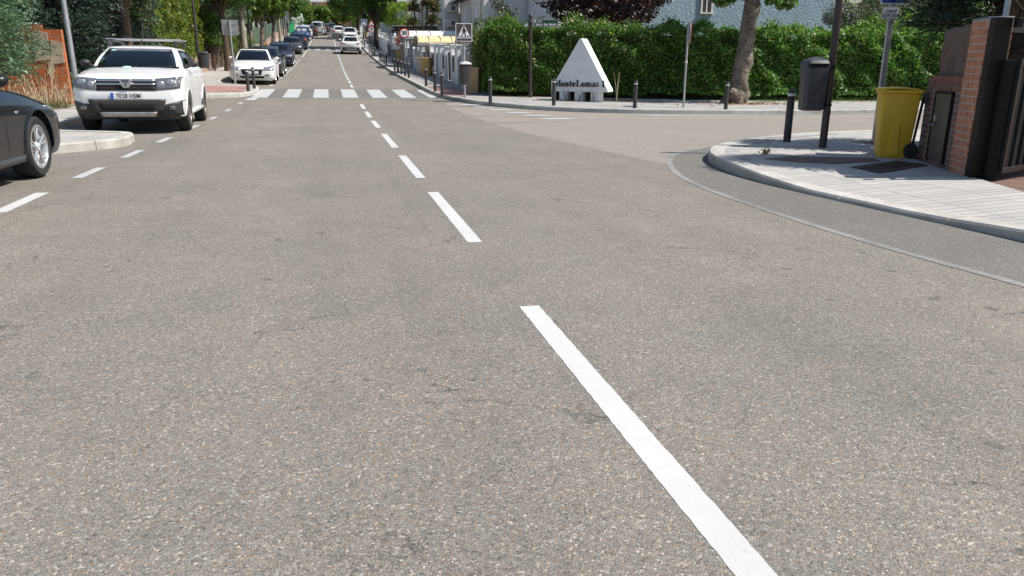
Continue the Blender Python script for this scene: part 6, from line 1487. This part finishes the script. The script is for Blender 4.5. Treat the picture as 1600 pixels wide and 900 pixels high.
for i, (x_, y_) in enumerate(((-8.6, 139), (-11, 172), (9.5, 132), (11, 150), (10.5, 178))):
    tree('garden_tree', ['garden tree left of the street end, nearer one', 'garden tree left of the street end, farther one', 'garden tree behind the last white garden wall', 'garden tree right of the street end, middle one', 'garden tree right of the street end, farthest one'][i], x_, y_, 2, .3, (0, 0, 4.8), (4.2, 4, 4.3), 6000, .36, ['leaf_bright', 'leaf_plane', 'leaf_plane', 'leaf_bright', 'leaf_plane'][i], 'barkdark', 36, 'trees closing the view beyond the street', dz=0, seed=140+i)
# house with solar panels at the end of the street
rh = thing('red_roof_house', 'red-roofed house with dark solar panels beyond the street end', 'house', (0, 0, 0)); zg = H(0, 232)
m = MB(); m.box((1.0, 236, zg+3.3), (9.5, 9, 7.0)); m.build('wall', MT['cream'], rh)
m = MB(); m.prism([(-4.6, zg+6.7), (6.6, zg+6.7), (6.2, zg+6.95), (2.6, zg+9.0), (-.6, zg+9.0), (-4.6, zg+6.95)], 231, 241); m.build('roof', MT['roofred'], rh)
m = MB(); P = [(-5, 230.6, zg+6.75), (7, 230.6, zg+6.75), (7, 236, zg+9.4), (-5, 236, zg+9.4)]; m.add(P, [(0, 1, 2, 3)]); m.build('roof', MT['roofred'], rh, solid=.15)
for i, x_ in enumerate((-2.6, .0)):
    for j in (0, 1): k = .18+.36*j; m = MB(); a, b = k, k+.3; f = lambda t, dx: (x_+dx, 230.6+5.4*t-.3, zg+6.75+2.65*t+.22); m.add([f(a, 0), f(a, 2.2), f(b, 2.2), f(b, 0)], [(0, 1, 2, 3)]); m.build('solar_panel', MT['glass'], rh, solid=.05)
ow = thing('gate_pillar', 'orange brick gate pillar at the street end', 'pillar', at(1.45, 165)); m = MB(); m.box((0, 0, 1.0), (.6, .5, 2.1)); m.build('brickwork', MT['hollow'], ow); m = MB(); m.box((0, 0, 2.1), (.75, .6, .1)); m.build('cap', MT['render'], ow)
shrub('dry_bush', 'rusty brown bush at right of the street end', 3.6, 146, (1.2, 1, .9), 900, .3, 'leaf_dry', 1.4)

# ------------------------------------------------------------------ small things
def scatter_leaves(nm, regions, size, mat, lab=None):
    V = []
    for (x, y_, sx, sy, n) in regions:
        c_ = np.stack([RNG.normal(x, sx, n), RNG.normal(y_, sy, n), np.zeros(n)], 1); c_[:, 2] = [H(a, b)+PAVE+.012+.02*random.random() for a, b in c_[:, :2]]
        V.append(leaves(c_, size, np.tile((0, 0, 1.), (n, 1)), .4, .7))
    v, q = join(V); o = big_mesh(nm, v, q, mat); tag(o, kind='stuff'); 
    if lab: tag(o, lab, nm.replace('_', ' ')); return o
scatter_leaves('fallen_leaves', [(13.1, 22.5, .7, .25, 260), (9.2, 24.2, .5, .2, 120), (7.9, 24.2, .6, .15, 60), (16, 23.3, 2.5, .25, 110), (12, 22, 2.5, .5, 40), (6.7, 26.0, .6, .2, 40)], .075, MT['leaf_dry'], 'brown fallen leaves along the foot of the far hedge and plane trunk')
def weeds(nm, lab, regs, mat, r=.004):
    V = []
    for (x, y_, sx, sy, n, h) in regs:
        B = np.stack([RNG.uniform(x-sx, x+sx, n), RNG.uniform(y_-sy, y_+sy, n), np.zeros(n)], 1); B[:, 2] = [H(a, b)+PAVE for a, b in B[:, :2]]
        D = unit(np.stack([RNG.normal(size=n)*.22, RNG.normal(size=n)*.22, np.ones(n)], 1)); ln = h*RNG.uniform(.4, 1.1, n)
        V.append(leaf_quads(B+D*(ln/2)[:, None], D, unit(np.cross(D, rand_dirs(n))), ln, r*3))
        k = np.repeat(np.arange(n), 3); tt = RNG.uniform(.4, 1, len(k)); d2 = unit(D[k]+RNG.normal(size=(len(k), 3))*.5); l2 = ln[k]*.25
        V.append(leaf_quads(B[k]+D[k]*(ln[k]*tt)[:, None]+d2*(l2/2)[:, None], d2, unit(np.cross(d2, rand_dirs(len(k)))), l2, r*2.5))
    v, q = join(V); o = big_mesh(nm, v, q, mat); tag(o, lab, 'weeds', kind='stuff'); return o
weeds('dry_weeds', 'straw-coloured dry weeds before the orange brick wall', [(-7.4, 21.4, 1.3, .55, 240, .55), (-6.6, 20.9, .5, .35, 90, .35), (-7.0, 21.6, .8, .2, 40, 1.2)], MT['straw'])
weeds('grass_strip', 'green grass tufts along the foot of the ivy hedge', [(17.5, 23.3, 3.8, .18, 500, .16), (-6.4, 20.6, .3, .2, 90, .18)], MT['leaf_laurel'])
for i, (x, y_, h_) in enumerate(((7.45, 24.1, .40), (7.85, 23.8, .36), (8.2, 23.5, .42), (8.95, 23.4, .95))):
    st = thing('wild_stem', ['thin weed stem before left pier of the monument', 'short weed stem before middle pier of the monument', 'thin weed stem before right pier of the monument', 'tall weed stem at the right tip of monument'][i], 'weed', at(x, y_)); m = MB()
    for k in range(3): a = k*2.1+i; m.tube([(0, 0, 0), (.04*math.cos(a), .04*math.sin(a), h_*.5), (.13*math.cos(a), .1*math.sin(a), h_)], [.010, .007, .003], 5)
    m.build('stem', MT['barkbrown'] if i < 3 else MT['straw'], st); c_ = np.stack([RNG.normal(0, .07, 26), RNG.normal(0, .06, 26), RNG.uniform(.15, h_, 26)], 1); v, q = leaves(c_[:9], .045); big_mesh('foliage', v, q, MT['leaf_laurel'], None, st)
mc = thing('manhole_cover', 'dark textured manhole cover set in the corner pavement', 'manhole cover', at(6.5, 7.85, PAVE-.001), R(24)); m = MB(); m.prism([(-.62, -.24), (.48, -.24), (.62, .2), (-.42, .24)], -.004, .006, 'XY'); m.build('plate', MT['iron'], mc, smooth=0)
m = MB()
for i in range(14): m.box((-.45+i*.07, 0, .008), (.03, .34, .006), R(25))
m.build('tread', MT['iron'], mc)
tf = thing('weed_tuft', 'small orange-tipped weed tuft on the corner pavement', 'weed', at(5.72, 9.25)); c_ = np.stack([RNG.normal(0, .05, 40), RNG.normal(0, .035, 40), RNG.uniform(.01, .07, 40)], 1); v, q = leaves(c_, .045); big_mesh('foliage', v, q, [MT['leaf_dry'], MT['leaf_laurel']], (RNG.uniform(size=len(q)) < .4).astype(int), tf)
m = MB(); [m.tube([(0, 0, 0), (.05*math.cos(a), .03*math.sin(a), .1), (.16*math.cos(a), .06*math.sin(a), .16+.05*math.cos(a*3))], [.004, .003, .001], 4) for a in (.3, 1.9, 3.4, 4.8)]; m.build('stem', MT['straw'], tf)
